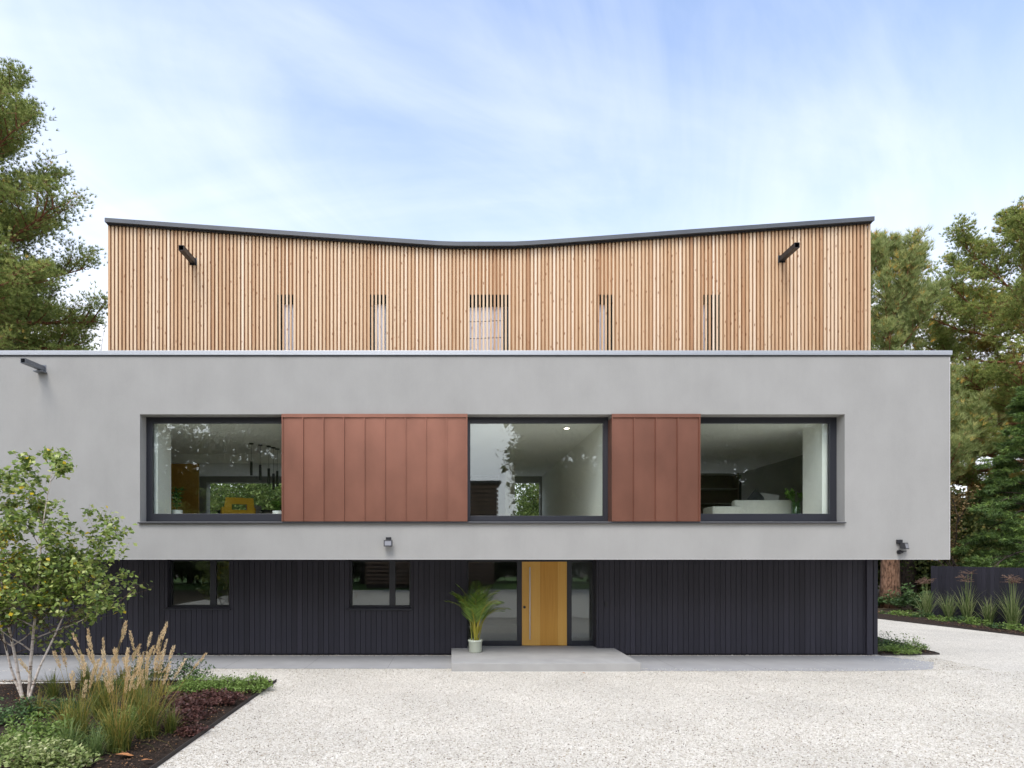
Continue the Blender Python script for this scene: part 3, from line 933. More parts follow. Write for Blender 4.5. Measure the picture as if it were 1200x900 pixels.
# dark returns of the recess
boxes('entrance_lining', M_BLACK, [(ex1-.02, ex1-.0015, DB-.002, DD-.002, sz+.003, ztop), (ex0+.0015, ex0+.02, DB-.002, DD-.002, sz+.003, ztop)])

# ---- doorstep
mb = MB()
mb.box(0.0, 4.03, 12.885, DB-.006, -0.02, .18)
mb.box(ex0+.004, ex1-.004, DB-.0055, DD+.3, -0.02, .1795)
stp = mb.build('doorstep', M_CONC, bevel=.006)
tag(stp, 'low pale concrete step in front of the oak door', 'step')

# ------------------------------------------------------------------ wall fittings
def floodlight(px, py, label, yaw):
    x, z = X(px, DG), Z(py, DG)
    t = thing('floodlight', label, 'floodlight', (x, DG, z), 0, 'floodlights on the grey wall')
    b = MB(); b.box(-.055, .055, -.05, .001, .035, .12); MB.build(b, 'mounting_box', M_BLACKPL, t, bevel=.006)
    b = MB()
    hd = MB.build(_head(yaw), 'lamp_head', M_BLACKPL, t, bevel=.004)
    l = MB(); c, s = math.cos(yaw), math.sin(yaw)
    def rot(p):
        return (p[0]*c-p[1]*s, p[0]*s+p[1]*c, p[2])
    l.poly([rot((-.068, -.1665, -.062)), rot((.068, -.1665, -.062)), rot((.068, -.1465, .03)), rot((-.068, -.1465, .03))])
    MB.build(l, 'lens', M_LENS, hd)
    return t
def _head(yaw):
    b = MB(); c, s = math.cos(yaw), math.sin(yaw)
    b.prism([(-.165, -.085), (-.07, -.07), (-.07, .045), (-.14, .055)], 'x', -.09, .09)
    b.box(-.02, .02, -.07, -.02, -.01, .035)
    b.v = [(v[0]*c-v[1]*s, v[0]*s+v[1]*c, v[2]) for v in b.v]
    return b
floodlight(455.5, 636, 'small black floodlight under the wide copper panel', 0.0)
floodlight(1053, 639, 'black floodlight angled right near the grey wall corner', 0.55)
b = MB(); x, z = X(1053, DG), Z(647, DG)
b.tube([(x, DG+.001, z), (x, DG-.04, z)], .045, 16); b.prism([(DG-.10, z-.02), (DG-.041, z-.03), (DG-.041, z+.02), (DG-.10, z+.0)], 'x', x-.03, x+.03)
b.prism([(x+.0, z-.005), (x+.11, z+.012), (x+.11, z+.03), (x, z+.03)], 'y', DG-.08, DG-.045)
tag(b.build('motion_sensor', M_BLACKPL), 'small black motion sensor below the corner floodlight', 'sensor')
b = MB(); x, z = X(710.2, DB), Z(707.5, DB)
b.box(x-.035, x+.035, DB-.025, DB-.001, z-.06, z+.05); ib = b.build('intercom', M_BLACKPL, bevel=.006)
tag(ib, 'small black intercom box on the dark boards right of the door', 'intercom')
b = MB(); b.tube([(x, DB-.029, z+.01), (x, DB-.024, z+.01)], .014, 12); MB.build(b, 'button', M_FRAME, ib)
b = MB(); x, z = X(1079, 15.5), gz0
b.tube([(x-.5, 14.4, z-.002), (x-.5, 14.4, z-.03)], .05, 16)
tag(b.build('downlight', M_LENS), 'tiny white downlight under the overhanging corner', 'downlight')

# ------------------------------------------------------------------ furniture seen through the glass
M_YELLOW = mat_plain('mustard_velvet', (0.62, 0.36, 0.02), 0.8)
M_CREAM = mat_plain('cream_fabric', (0.66, 0.65, 0.58), 0.9, nscale=8, namt=.05)
M_DARKFAB = mat_plain('charcoal_fabric', (0.03, 0.03, 0.035), 0.9)
M_GREYFAB = mat_plain('grey_fabric', (0.32, 0.31, 0.29), 0.9)
M_WHITEC = mat_plain('white_ceramic', (0.80, 0.80, 0.78), 0.3)
M_HOUSELEAF = mat_leaf('houseplant_leaf', [(0, (0.04, 0.10, 0.02)), (.5, (0.09, 0.20, 0.035)), (1, (0.20, 0.34, 0.06))])
M_VASE = mat_glass('vase_glass', (0.85, 0.95, 0.87), .04)

def chair(name, label, px, D, mat, w=.62, hb=.98, rz=0.0):
    t = thing(name, label, 'chair', (X(px, D), D, FZ), rz)
    b = MB(); b.box(-w/2, w/2, -.28, .26, .34, .50); MB.build(b, 'seat', mat, t, bevel=.04)
    b = MB(); grid_wall(b, -w/2, w/2, .42, hb, 0, .10, [(-w*.26, w*.26, .62, hb-.16)] if hb > .9 else [])
    b.v = [(v_[0]*(1-.10*((v_[2]-.42)/(hb-.42))**2), .20+v_[1]+.22*(v_[2]-.42), v_[2]) for v_ in b.v]
    MB.build(b, 'backrest', mat, t)
    for s_ in (-1, 1):
        b = MB(); b.box(s_*w/2-.05, s_*w/2+.05, -.24, .22, .44, .70); MB.build(b, 'armrest', mat, t, bevel=.03)
        for yy in (-.22, .22):
            b = MB(); b.tube([(s_*(w/2-.08), yy, .36), (s_*(w/2-.03), yy*1.15, 0)], [.018, .012], 8); MB.build(b, 'leg', M_BLACKPL, t)
    return t
chair('armchair', 'mustard yellow armchair behind the left picture window', 279, 16.2, M_YELLOW, .76, .93, R(205))
chair('dining_chair', 'pale grey dining chair beside the mustard armchair', 307, 17.4, M_GREYFAB, .55, .88, R(60))
t = thing('dining_table', 'dark dining table behind the mustard armchair', 'table', (X(302, 18.2), 18.2, FZ))
b = MB(); b.box(-1.1, 1.1, -.5, .5, .72, .76); MB.build(b, 'tabletop', M_DARKFAB, t, bevel=.006)
for sx in (-1, 1):
    for sy in (-1, 1):
        b = MB(); b.box(sx*1.0-.03, sx*1.0+.03, sy*.42-.03, sy*.42+.03, 0, .719); MB.build(b, 'leg', M_DARKFAB, t)
PL = ['leftmost', 'second from left', 'middle', 'fourth from left', 'rightmost']
for k, (px, y0, y1, D) in enumerate(((294.5, 541, 557, 15.9), (305, 545, 563, 16.1), (315, 549, 567, 16.3), (320.5, 555, 574, 16.5), (325, 552, 570, 16.7))):
    t = thing('pendant_lamp', f'slim black tube pendant, {PL[k]} of five in the left window', 'pendant lamp', (X(px, D), D, CZ), 0, 'pendants over the dining table')
    zt, zb = Z(y0, D)-CZ, Z(y1, D)-CZ
    b = MB(); b.tube([(0, 0, zt), (0, 0, -.002)], .004, 6); MB.build(b, 'cord', M_BLACKPL, t)
    b = MB(); b.tube([(0, 0, zb), (0, 0, zt)], .035, 12); MB.build(b, 'lamp_shade', M_BLACKPL, t)
    b = MB(); b.tube([(0, 0, -.03), (0, 0, -.001)], .06, 12); MB.build(b, 'ceiling_rose', M_BLACKPL, t)

def houseplant(name, label, px, D, zb, pot_r, pot_h, n, L, seed):
    rg = random.Random(seed)
    t = thing(name, label, 'houseplant', (X(px, D), D, zb))
    b = MB(); b.lathe([(pot_r*.8, 0), (pot_r, pot_h*.5), (pot_r, pot_h), (pot_r*.85, pot_h), (pot_r*.85, pot_h*.9)], sides=20); MB.build(b, 'pot', M_WHITEC, t, smooth=True)
    b = MB(); C = []; Dr = []
    for k in range(n):
        az = rg.uniform(0, 6.28); sp = rg.uniform(.15, .8)
        p = Vector((0, 0, pot_h*.9)); pts = [p]
        for q in range(5):
            p = p + Vector((math.cos(az)*sp*(.3+.2*q), math.sin(az)*sp*(.3+.2*q), 1-.12*q*sp)).normalized()*L/5
            pts.append(p)
        b.tube(pts, [.008, .007, .006, .005, .004, .002], 5)
        for q in range(1, 6):
            for _ in range(3):
                C.append(pts[q]); Dr.append((math.cos(az+rg.uniform(-1.4, 1.4)), math.sin(az+rg.uniform(-1.4, 1.4)), rg.uniform(.1, .8)))
    MB.build(b, 'stem', M_HOUSELEAF, t)
    C = np.array([tuple(c) for c in C]); Dr = np.array(Dr)
    V, Fc, T = leaves(C, Dr, rnd_unit(len(C))*.3+np.array([0, 0, 1.]), .13, .045, RNG.uniform(0, 1, len(C)))
    np_mesh('foliage', V, Fc, T, M_HOUSELEAF, t)
    return t
t = thing('added_hall_light', 'added round ceiling light for the glint in the middle picture window', 'ceiling light', (X(664, 13.95), 13.95, CZ))  # glowing disc added to brighten the hall, placed at a glint in the pane
b = MB(); b.tube([(0, 0, -.025), (0, 0, -.001)], .075, 20); MB.build(b, 'rim', M_WHITEC, t)
m_, t_, b_ = new_mat('added_light_glow'); b_.inputs['Emission Color'].default_value = (1, .86, .68, 1); b_.inputs['Emission Strength'].default_value = 3.5
b = MB(); b.tube([(0, 0, -.03), (0, 0, -.026)], .055, 20); MB.build(b, 'diffuser', m_, t)
# low white shelves run behind the glass and carry the pots
def bench(px0, px1, D, label):
    t = thing('window_bench', label, 'bench', (0, D, FZ))
    b = MB(); b.box(X(px0, D), X(px1, D), -.16, .16, .17, .235); MB.build(b, 'bench_top', M_WHITEC, t, bevel=.004)
    for xx in (X(px0, D)+.1, X(px1, D)-.1):
        b = MB(); b.box(xx-.03, xx+.03, -.14, .14, 0, .169); MB.build(b, 'leg', M_WHITEC, t)
bench(190, 330, 14.35, 'low white bench along the left picture window')
houseplant('potted_plant', 'leafy plant in a white pot at the left end of the window bench', 207.5, 14.35, FZ+.236, .12, .26, 12, .5, 4)
houseplant('potted_plant', 'short plant in a white pot at the right end of the window bench', 325, 14.35, FZ+.236, .11, .24, 9, .22, 5)

t = thing('sofa', 'cream sofa seen from behind in the right picture window', 'sofa', (X(893, 14.9), 14.9, FZ))
b = MB(); b.box(-.72, .72, -.1, .12, .1, .78); MB.build(b, 'backrest', M_CREAM, t, bevel=.06)
b = MB(); b.box(-.72, .72, .121, .85, .1, .45); MB.build(b, 'seat', M_CREAM, t, bevel=.05)
for s_ in (-1, 1):
    b = MB(); b.box(s_*.83-.1, s_*.83+.1, -.08, .85, .1, .60); MB.build(b, 'armrest', M_CREAM, t, bevel=.04)
    for yy in (-.05, .8):
        b = MB(); b.tube([(s_*.75, yy, .1), (s_*.75, yy, 0)], .02, 8); MB.build(b, 'leg', M_BLACKPL, t)
def cushion(px, D, zb, label, mat, w_, rx):
    b = MB(); n = 9
    for i in range(n):
        for j in range(n):
            for sgn in (1,):
                pass
    import bmesh
    me = bpy.data.meshes.new('cushion'); bm = bmesh.new()
    bmesh.ops.create_grid(bm, x_segments=8, y_segments=8, size=w_/2)
    top = list(bm.verts)
    for v_ in top:
        u_, q_ = v_.co.x/(w_/2), v_.co.y/(w_/2)
        v_.co.z = .10*(1-u_**4)*(1-q_**4)+.005
    g = bmesh.ops.duplicate(bm, geom=bm.faces[:]+bm.edges[:]+bm.verts[:])
    for e_ in g['geom']:
        if isinstance(e_, bmesh.types.BMVert): e_.co.z = -e_.co.z
    bmesh.ops.remove_doubles(bm, verts=bm.verts, dist=.012)
    bm.to_mesh(me); bm.free(); me.materials.append(mat)
    me.polygons.foreach_set('use_smooth', [True]*len(me.polygons))
    o = bpy.data.objects.new('cushion', me); COL.objects.link(o)
    o.location = (X(px, D), D, zb); o.rotation_euler = (R(rx), R(45 if w_ < .46 else 8), 0)
    tag(o, label, 'cushion')
cushion(887, 15.12, FZ+.78, 'dark cushion standing on its corner on the cream sofa', M_DARKFAB, .45, 75)
cushion(902, 15.12, FZ+.74, 'grey square cushion on the cream sofa', M_GREYFAB, .47, 78)
t = thing('ottoman', 'low cream ottoman left of the cream sofa', 'ottoman', (X(846, 15.0), 15.0, FZ))
b = MB(); b.box(-.36, .36, -.3, .3, .12, .62); MB.build(b, 'cushioned_top', M_CREAM, t, bevel=.05)
for sx in (-1, 1):
    for sy in (-1, 1):
        b = MB(); b.tube([(sx*.28, sy*.22, .12), (sx*.28, sy*.22, 0)], .02, 8); MB.build(b, 'leg', M_BLACKPL, t)
t = thing('side_table', 'small dark side table under the glass vase', 'table', (X(932.5, 14.5), 14.5, FZ))
b = MB(); b.tube([(0, 0, .26), (0, 0, .285)], .20, 20); MB.build(b, 'tabletop', M_DARKFAB, t)
b = MB(); b.tube([(0, 0, 0), (0, 0, .259)], [.10, .03], 12); MB.build(b, 'leg', M_DARKFAB, t)
t = thing('glass_vase', 'clear glass vase of green stems beside the cream sofa', 'vase', (X(932.5, 14.5), 14.5, FZ+.286))
b = MB(); b.lathe([(.09, 0), (.10, .1), (.10, .40), (.095, .40), (.09, .12), (.08, .02)], sides=20); MB.build(b, 'vase_body', M_VASE, t, smooth=True)
b = MB(); C = []; Dr = []
for k in range(16):
    az = random.uniform(0, 6.28); sp = random.uniform(.15, .6)
    p0 = Vector((math.cos(az)*.03, math.sin(az)*.03, .05)); p1 = Vector((math.cos(az)*.06, math.sin(az)*.06, .40)); p2 = Vector((math.cos(az)*sp*.6, math.sin(az)*sp*.6, .58+random.uniform(0, .12)))
    b.tube([p0, p1, p2], [.006, .006, .003], 5)
    for _ in range(14):
        q = p1.lerp(p2, random.uniform(.5, 1.05)); C.append(tuple(q)); Dr.append((math.cos(az)+random.uniform(-.8, .8), math.sin(az)+random.uniform(-.8, .8), random.uniform(-.2, .6)))
MB.build(b, 'stem', M_HOUSELEAF, t)
C = np.array(C); V, Fc, T = leaves(C, np.array(Dr), rnd_unit(len(C))*.5+np.array([0, 0, 1.]), .11, .05, RNG.uniform(.3, 1, len(C)))
np_mesh('foliage', V, Fc, T, M_HOUSELEAF, t)
M_SHELVES = mat_plain('walnut_shelves', (0.13, 0.095, 0.07), .6)
t = thing('bookcase', 'dark bookcase at the back of the lounge, left in the right window', 'bookcase', (X(835, 18.5), 18.5, FZ))
b = MB(); b.box(-.75, .75, .3, .34, 0, 1.95); b.box(-.78, -.751, -.05, .34, 0, 1.95); b.box(.751, .78, -.05, .34, 0, 1.95); MB.build(b, 'carcass', M_SHELVES, t)
for zz in (.1, .55, 1.0, 1.45, 1.9):
    b = MB(); b.box(-.75, .75, -.04, .299, zz, zz+.03); MB.build(b, 'shelf', M_GREYFAB, t)
t = thing('lounge_screen', 'tall narrow dark panel standing beside the lounge bookcase', 'panel', (X(865, 19), 19, FZ))
b = MB(); b.box(-.09, .09, -.03, .03, .02, 1.95); MB.build(b, 'panel', M_DARKFAB, t)
b = MB(); b.box(-.11, .11, -.1, .1, 0, .019); MB.build(b, 'base', M_DARKFAB, t)

# ------------------------------------------------------------------ trees
M_PINEBARK = mat_bark('pine_bark', (0.22, 0.115, 0.065), (0.36, 0.21, 0.13), 9)
M_PINELIMB = mat_bark('pine_limb_bark', (0.24, 0.10, 0.045), (0.30, 0.14, 0.07), 12)
M_DARKBARK = mat_bark('dark_bark', (0.055, 0.04, 0.03), (0.09, 0.065, 0.045), 9)
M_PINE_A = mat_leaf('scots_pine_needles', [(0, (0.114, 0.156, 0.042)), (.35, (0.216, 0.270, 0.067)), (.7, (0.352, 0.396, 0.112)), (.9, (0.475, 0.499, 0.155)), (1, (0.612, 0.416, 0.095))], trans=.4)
M_PINE_B = mat_leaf('blue_pine_needles', [(0, (0.110, 0.150, 0.044)), (.4, (0.230, 0.282, 0.091)), (.75, (0.382, 0.422, 0.158)), (.9, (0.503, 0.488, 0.183)), (1, (0.655, 0.394, 0.073))], trans=.4)
M_PINE_C = mat_leaf('golden_pine_needles', [(0, (0.103, 0.123, 0.032)), (.35, (0.224, 0.220, 0.052)), (.7, (0.354, 0.308, 0.078)), (1, (0.560, 0.352, 0.081))], trans=.4)
M_FIR = mat_leaf('dark_fir_needles', [(0, (0.044, 0.083, 0.024)), (.5, (0.121, 0.197, 0.045)), (.85, (0.263, 0.373, 0.080)), (1, (0.395, 0.497, 0.114))], trans=.2)
M_BROWN = mat_leaf('russet_leaves', [(0, (0.080, 0.056, 0.019)), (.5, (0.192, 0.136, 0.048)), (1, (0.384, 0.256, 0.112))], trans=.3)

def rot_z(v_, a):
    c, s_ = math.cos(a), math.sin(a)
    return Vector((v_.x*c - v_.y*s_, v_.x*s_ + v_.y*c, v_.z))
def conifer(label, base, H, r0, mat, crown_lo, n_limbs, Lmax, prof, elev, tuft, seed, lean=(0, 0), upturn=.25, tufts_per=26, k=11, needle_w=.018, flat=.45,
            name='pine_tree', group=None, bark=None, az0=None, limb_r=.32, pad=.42, tint_shift=0.0):
    rg = random.Random(seed)
    t = thing(name, label, 'tree', (base[0], base[1], 0), 0, group)
    tr = MB()
    bend = [rg.uniform(-1, 1) for _ in range(4)]
    def trunk(f):
        return Vector((lean[0]*f*f*H + .018*H*bend[0]*math.sin(3.1*f+bend[1]) * f, lean[1]*f*f*H + .018*H*bend[2]*math.sin(2.7*f+bend[3]) * f, H*f))
    K = 14
    tr.tube([trunk(i/K) for i in range(K+1)], [r0*(1.18 if i == 0 else 1.0)*(1-.93*(i/K)**1.1)+.012 for i in range(K+1)], 12)
    C, Dr, Tn = [], [], []
    lb = MB()
    for i in range(n_limbs):
        f = crown_lo + (1-crown_lo)*((i+.5)/n_limbs)*.985
        az = (i*2.39996 + rg.uniform(-.5, .5)) if az0 is None else az0 + rg.uniform(-1.5, 1.5)
        g = (f-crown_lo)/(1-crown_lo)
        L = Lmax*prof(g)*rg.uniform(.72, 1.12)
        el = R(elev[0] + (elev[1]-elev[0])*g + rg.uniform(-9, 9))
        d = Vector((math.cos(az)*math.cos(el), math.sin(az)*math.cos(el), math.sin(el)))
        p = trunk(f); pts = [p.copy()]
        nseg = 7
        for q in range(nseg):
            d = (d + Vector((rg.uniform(-.16, .16), rg.uniform(-.16, .16), upturn*(q/nseg) + rg.uniform(-.10, .10) - .06))).normalized()
            p = p + d*L/nseg; pts.append(p.copy())
        rb_ = max(.018, r0*limb_r*(1-.75*g)*min(1, L/Lmax+.25))
        lb.tube(pts, [rb_*(1-.88*(q/nseg)) for q in range(nseg+1)], 6)
        ns = max(5, int(L*3.4))
        for j in range(ns):
            s_ = .28 + .72*(j+rg.random())/ns
            q = min(nseg-1, int(s_*nseg)); fr_ = s_*nseg - q
            p0 = pts[q].lerp(pts[q+1], min(1, fr_))
            dl = (pts[q+1]-pts[q]).normalized()
            side = 1 if j % 2 else -1
            d2 = rot_z(dl, side*rg.uniform(.35, 1.25)); d2.z += rg.uniform(-.05, .35); d2.normalize()
            l2 = L*rg.uniform(.16, .34)*(1.15-.55*s_)+.25
            p1 = p0 + d2*l2*.5; d3 = (d2+Vector((rg.uniform(-.3, .3), rg.uniform(-.3, .3), upturn+rg.uniform(-.1, .2)))).normalized(); p2 = p1 + d3*l2*.5
            lb.tube([p0, p1, p2], [max(.008, rb_*.28), max(.006, rb_*.18), .004], 4, cap=False)
            tb = rg.random()
            m_ = int(tufts_per*min(1.5, .5+l2/1.4))
            for _ in range(m_):
                u_ = rg.random()**.6
                pc = p0.lerp(p2, .2+.85*u_)
                off = Vector((rg.gauss(0, 1), rg.gauss(0, 1), rg.gauss(0, 1)*flat))*l2*pad*.5
                pp = pc + off
                C.append((pp.x, pp.y, pp.z))
                dd = d3*.55 + Vector((off.x, off.y, max(0, off.z)))*.5/max(.1, l2*pad) + Vector((0, 0, .45 if upturn > 0 else -.15))
                Dr.append((dd.x, dd.y, dd.z))
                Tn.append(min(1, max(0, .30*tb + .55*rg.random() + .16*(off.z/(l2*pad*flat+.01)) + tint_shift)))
                if rg.random() < .12:
                    lb.tube([pc, pp], [.007, .004], 3, cap=False)
    # leading shoot
    for _ in range(30):
        pp = trunk(rg.uniform(.93, 1.0)); C.append((pp.x+rg.gauss(0, .1), pp.y+rg.gauss(0, .1), pp.z)); Dr.append((rg.gauss(0, .5), rg.gauss(0, .5), .8)); Tn.append(.6)
    part_o = tr.build('trunk', bark or M_PINEBARK, t, smooth=True)
    lb.build('branches', M_PINELIMB if bark is None else bark, t)
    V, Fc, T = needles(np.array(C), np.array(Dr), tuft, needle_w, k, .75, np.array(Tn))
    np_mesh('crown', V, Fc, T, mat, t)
    return t

dome = lambda g: (0.62 + 0.55*math.sin(math.pi*min(1, g*1.0+.12))) * (1-g**3*.75)
cone = lambda g: (1.02-g)*1.0
# right: tall Scots pine at the frame edge, blue-green pine beside the timber storey, others behind
conifer('tall spreading pine with clumped green crown at the far right', (X(1222, 31), 31), 19.6, .42, M_PINE_A, .30, 58, 6.7, dome, (2, 55), .18, 21,
        lean=(-.06, 0), tufts_per=50, k=14, needle_w=.023, flat=.26, pad=.36, tint_shift=.17, group='pines around the house')
conifer('blue-green pine with upright shoots just right of the timber storey', (X(1043, 29), 29), 17.0, .40, M_PINE_B, .26, 52, 5.6, lambda g: (1.08-g*.66)*(0.75+.25*math.sin(g*11)), (8, 62), .30, 33,
        upturn=.5, tufts_per=34, k=14, needle_w=.022, flat=.6, pad=.46, tint_shift=.17, group='pines around the house')
conifer('golden-tinged pine with ragged boughs behind the grey wall end', (X(1140, 34), 34), 15.5, .30, M_PINE_C, .22, 44, 5.0, lambda g: (1.05-g*.7), (-6, 40), .24, 44,
        tufts_per=46, k=13, needle_w=.024, flat=.32, pad=.46, tint_shift=.2, group='pines around the house')
conifer('dark green fir with drooping sprays behind the right end of the fence', (X(1205, 25), 25), 9.6, .22, M_FIR, .04, 70, 3.3, cone, (4, 30), .17, 55, upturn=-.18,
        tufts_per=40, k=10, needle_w=.03, flat=.25, pad=.45, name='fir_tree', bark=M_DARKBARK)
# left: large pine rising beyond the top of the house
conifer('massive pine with reddish limbs beside the timber storey on the left', (X(-60, 24), 24), 23.6, .46, M_PINE_A, .19, 122, 6.1, lambda g: (1.0-g**4)*(.92+.08*math.sin(g*40)), (-10, 40), .16, 66,
        lean=(.0, 0), tufts_per=60, k=15, needle_w=.017, flat=.42, pad=.46, limb_r=.42, group="pines around the house", tint_shift=.05)
conifer('smaller pine behind the massive left pine', (X(20, 33), 33), 17.5, .30, M_PINE_C, .30, 30, 4.4, dome, (4, 48), .22, 77,
        tufts_per=40, k=10, needle_w=.032, flat=.4, pad=.5, group='pines around the house')

def broadleaf(label, base, H, mat, seed, n=7, leaf=.09, per=60, bare=.5, name='shrub_tree', spread=.5, cat='tree', r0=.07):
    rg = random.Random(seed)
    t = thing(name, label, cat, (base[0], base[1], 0))
    b = MB(); C, Dr, Tn = [], [], []
    def grow(p, d, L, r, lv):
        pts = [p]
        for q in range(4):
            d = (d + Vector((rg.uniform(-.25, .25), rg.uniform(-.25, .25), rg.uniform(-.05, .2)))).normalized()
            pts.append(pts[-1] + d*L/4)
        b.tube(pts, [r*(1-.14*q) for q in range(5)], 5 if lv else 7, cap=False)
        if lv >= 2:
            for _ in range(per):
                pp = pts[0].lerp(pts[-1], rg.random()) + Vector((rg.gauss(0, .12), rg.gauss(0, .12), rg.gauss(0, .1)))*L
                C.append(tuple(pp)); Dr.append((rg.gauss(0, 1), rg.gauss(0, 1), rg.gauss(-.2, .6))); Tn.append(rg.random())
        if lv < 3:
            for _ in range(3 if lv else n):
                f = rg.uniform(.35, 1); q = min(3, int(f*4)); pp = pts[q].lerp(pts[q+1], f*4-q)
                nd = (d + Vector((rg.gauss(0, spread), rg.gauss(0, spread), rg.uniform(0, .5)))).normalized()
                grow(pp, nd, L*rg.uniform(.5, .75), r*.5, lv+1)
    grow(Vector((0, 0, 0)), Vector((0, 0, 1)), H*.5, r0, 0)
    b.build('trunk', M_DARKBARK, t)
    C = np.array(C); V, Fc, T = leaves(C, np.array(Dr), rnd_unit(len(C)), leaf, leaf*.6, np.array(Tn))
    np_mesh('crown', V, Fc, T, mat, t)
    return t
broadleaf('russet bare-twigged small tree behind the fence', (X(1132, 26.5), 26.5), 6.2, M_BROWN, 3, n=9, per=34, leaf=.10)
broadleaf('pale thin-leaved tree peeping past the left edge of the timber storey', (X(118, 36), 36), 17.6, mat_leaf('pale_leaves', [(0, (0.12, 0.12, 0.06)), (1, (0.26, 0.25, 0.14))]), 5, n=10, per=14, leaf=.13, r0=.2)

# trunks standing in the wood beyond the fence end
def bare_trunk(px, D, r, H, label, mat, seed):
    rg = random.Random(seed)
    t = thing('tree_trunk', label, 'tree trunk', (X(px, D), D, 0), 0, 'trunks in the wood beyond the fence')
    b = MB(); pts = [Vector((rg.uniform(-.1, .1)*i/3, 0, H*i/5)) for i in range(6)]
    b.tube(pts, [r*(1.1-.09*i) for i in range(6)], 10)
    for k in range(7):
        z = rg.uniform(.45, 1)*H; az = rg.uniform(0, 6.28); l = rg.uniform(.5, 1.4)
        b.tube([(0, 0, z-.25), (math.cos(az)*l, math.sin(az)*l, z+rg.uniform(-.2, .4))], [r*.18, .01], 5)
    b.build('trunk', mat, t, smooth=True)
bare_trunk(1064, 33, .36, 9, 'dark trunk just right of the thick reddish pine trunk', M_DARKBARK, 1)
bare_trunk(1081, 36, .20, 8, 'thin brown trunk beside the end of the fence', M_PINEBARK, 2)

# woodland behind the house and behind the drive: reads as one mass (through the panes and in reflections)
def woodland(name, label, spots, mat, seed, leaf=.17, core=.3):
    rg = np.random.default_rng(seed)
    Cs, Ds, Ts, Cc, Tc = [], [], [], [], []
    b = MB()
    for (x, y, z0, z1, rx, n) in spots:
        # each crown: many clumps, each a puff of leaves
        ncl = int(n*1.8)
        c = rg.normal(size=(ncl, 3)); c /= np.linalg.norm(c, axis=1)[:, None]; c *= rg.uniform(.35, 1, (ncl, 1))**.5
        ctr = np.array([x, y, (z0+z1)/2]) + c*np.array([rx, rx*.8, (z1-z0)/2])
        ncl_ = ncl
        m = 90
        off = rg.normal(size=(ncl, m, 3))*np.array([.58, .58, .34])
        pts = (ctr[:, None, :] + off).reshape(-1, 3)
        Cs.append(pts); Ts.append(np.clip(np.repeat(rg.random(ncl)*.6, m) + rg.random(ncl*m)*.4, 0, 1))
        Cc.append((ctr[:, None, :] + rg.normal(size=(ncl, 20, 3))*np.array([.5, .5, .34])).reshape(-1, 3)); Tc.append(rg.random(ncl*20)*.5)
        b.tube([(x, y, 0), (x+.1, y, z0), (x, y, z1*.95)], [.28, .22, .05], 7)
        for q in range(min(ncl, 40)):
            b.tube([(x, y, max(z0, ctr[q][2]-2)), tuple((ctr[q]+np.array([x, y, ctr[q][2]]))/2), tuple(ctr[q])], [.09, .06, .015], 4, cap=False)
    C = np.concatenate(Cs); T = np.concatenate(Ts)
    nsm = len(C)
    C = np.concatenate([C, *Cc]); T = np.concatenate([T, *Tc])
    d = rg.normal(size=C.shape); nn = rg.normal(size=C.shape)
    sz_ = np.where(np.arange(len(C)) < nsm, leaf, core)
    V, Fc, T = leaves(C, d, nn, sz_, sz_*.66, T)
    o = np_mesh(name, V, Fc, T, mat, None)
    o['kind'] = 'stuff'
    o2 = b.build(name+'_trunks', M_DARKBARK, None); o2['kind'] = 'stuff'
    for q in (o, o2):
        q['label'] = label if q is o else label + ', its trunks'
        q['category'] = 'woodland'
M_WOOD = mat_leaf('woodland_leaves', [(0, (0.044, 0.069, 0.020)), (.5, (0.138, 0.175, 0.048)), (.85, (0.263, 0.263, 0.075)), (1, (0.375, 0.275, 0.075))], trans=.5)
rw = random.Random(17)
spots = []
for k in range(16):
    xx = -24 + k*2.6 + rw.uniform(-.6, .6)
    spots.append((xx, 33+rw.uniform(0, 3), .8, rw.uniform(5.2, 6.8), 2.3, 80))
for k in range(9):
    spots.append((15 + k*3.1 + rw.uniform(-1, 1), 38+rw.uniform(0, 5), .6, rw.uniform(6.5, 8.8), 2.9, 95))
for k in range(4):
    spots.append((24.2 + k*2.4, 33.5+rw.uniform(-1.0, 2), .3, rw.uniform(4.5, 6.5), 1.9, 70))
woodland('woodland', 'dark mixed woodland behind the house and fence', spots, M_WOOD, 23)
spots = []
for (xx, yy, z1, rx, n) in ((-31, -18, 18, 5, 150), (-23.5, -19, 20, 4.6, 170), (-14.6, -18, 16, 3.9, 120), (-19, -24, 10, 4, 150), (-8, -24, 15, 4.2, 120), (9.6, -19, 18, 5.0, 330),
                             (16.5, -20, 19, 4.6, 260), (22.5, -19, 17, 4.4, 190), (28.5, -21, 12, 4.2, 110), (35, -22, 19, 5, 130)):
    spots.append((xx, yy, 3.2, z1, rx, n))
for k in range(22):
    spots.append((-34 + k*3.2 + rw.uniform(-.6, .6), -27+rw.uniform(-2, 2), .4, rw.uniform(5.0, 7.5), 2.3, 70))
woodland('roadside_wood', 'mixed trees across the drive, seen mirrored in the panes', spots, M_WOOD, 29, .13, .56)
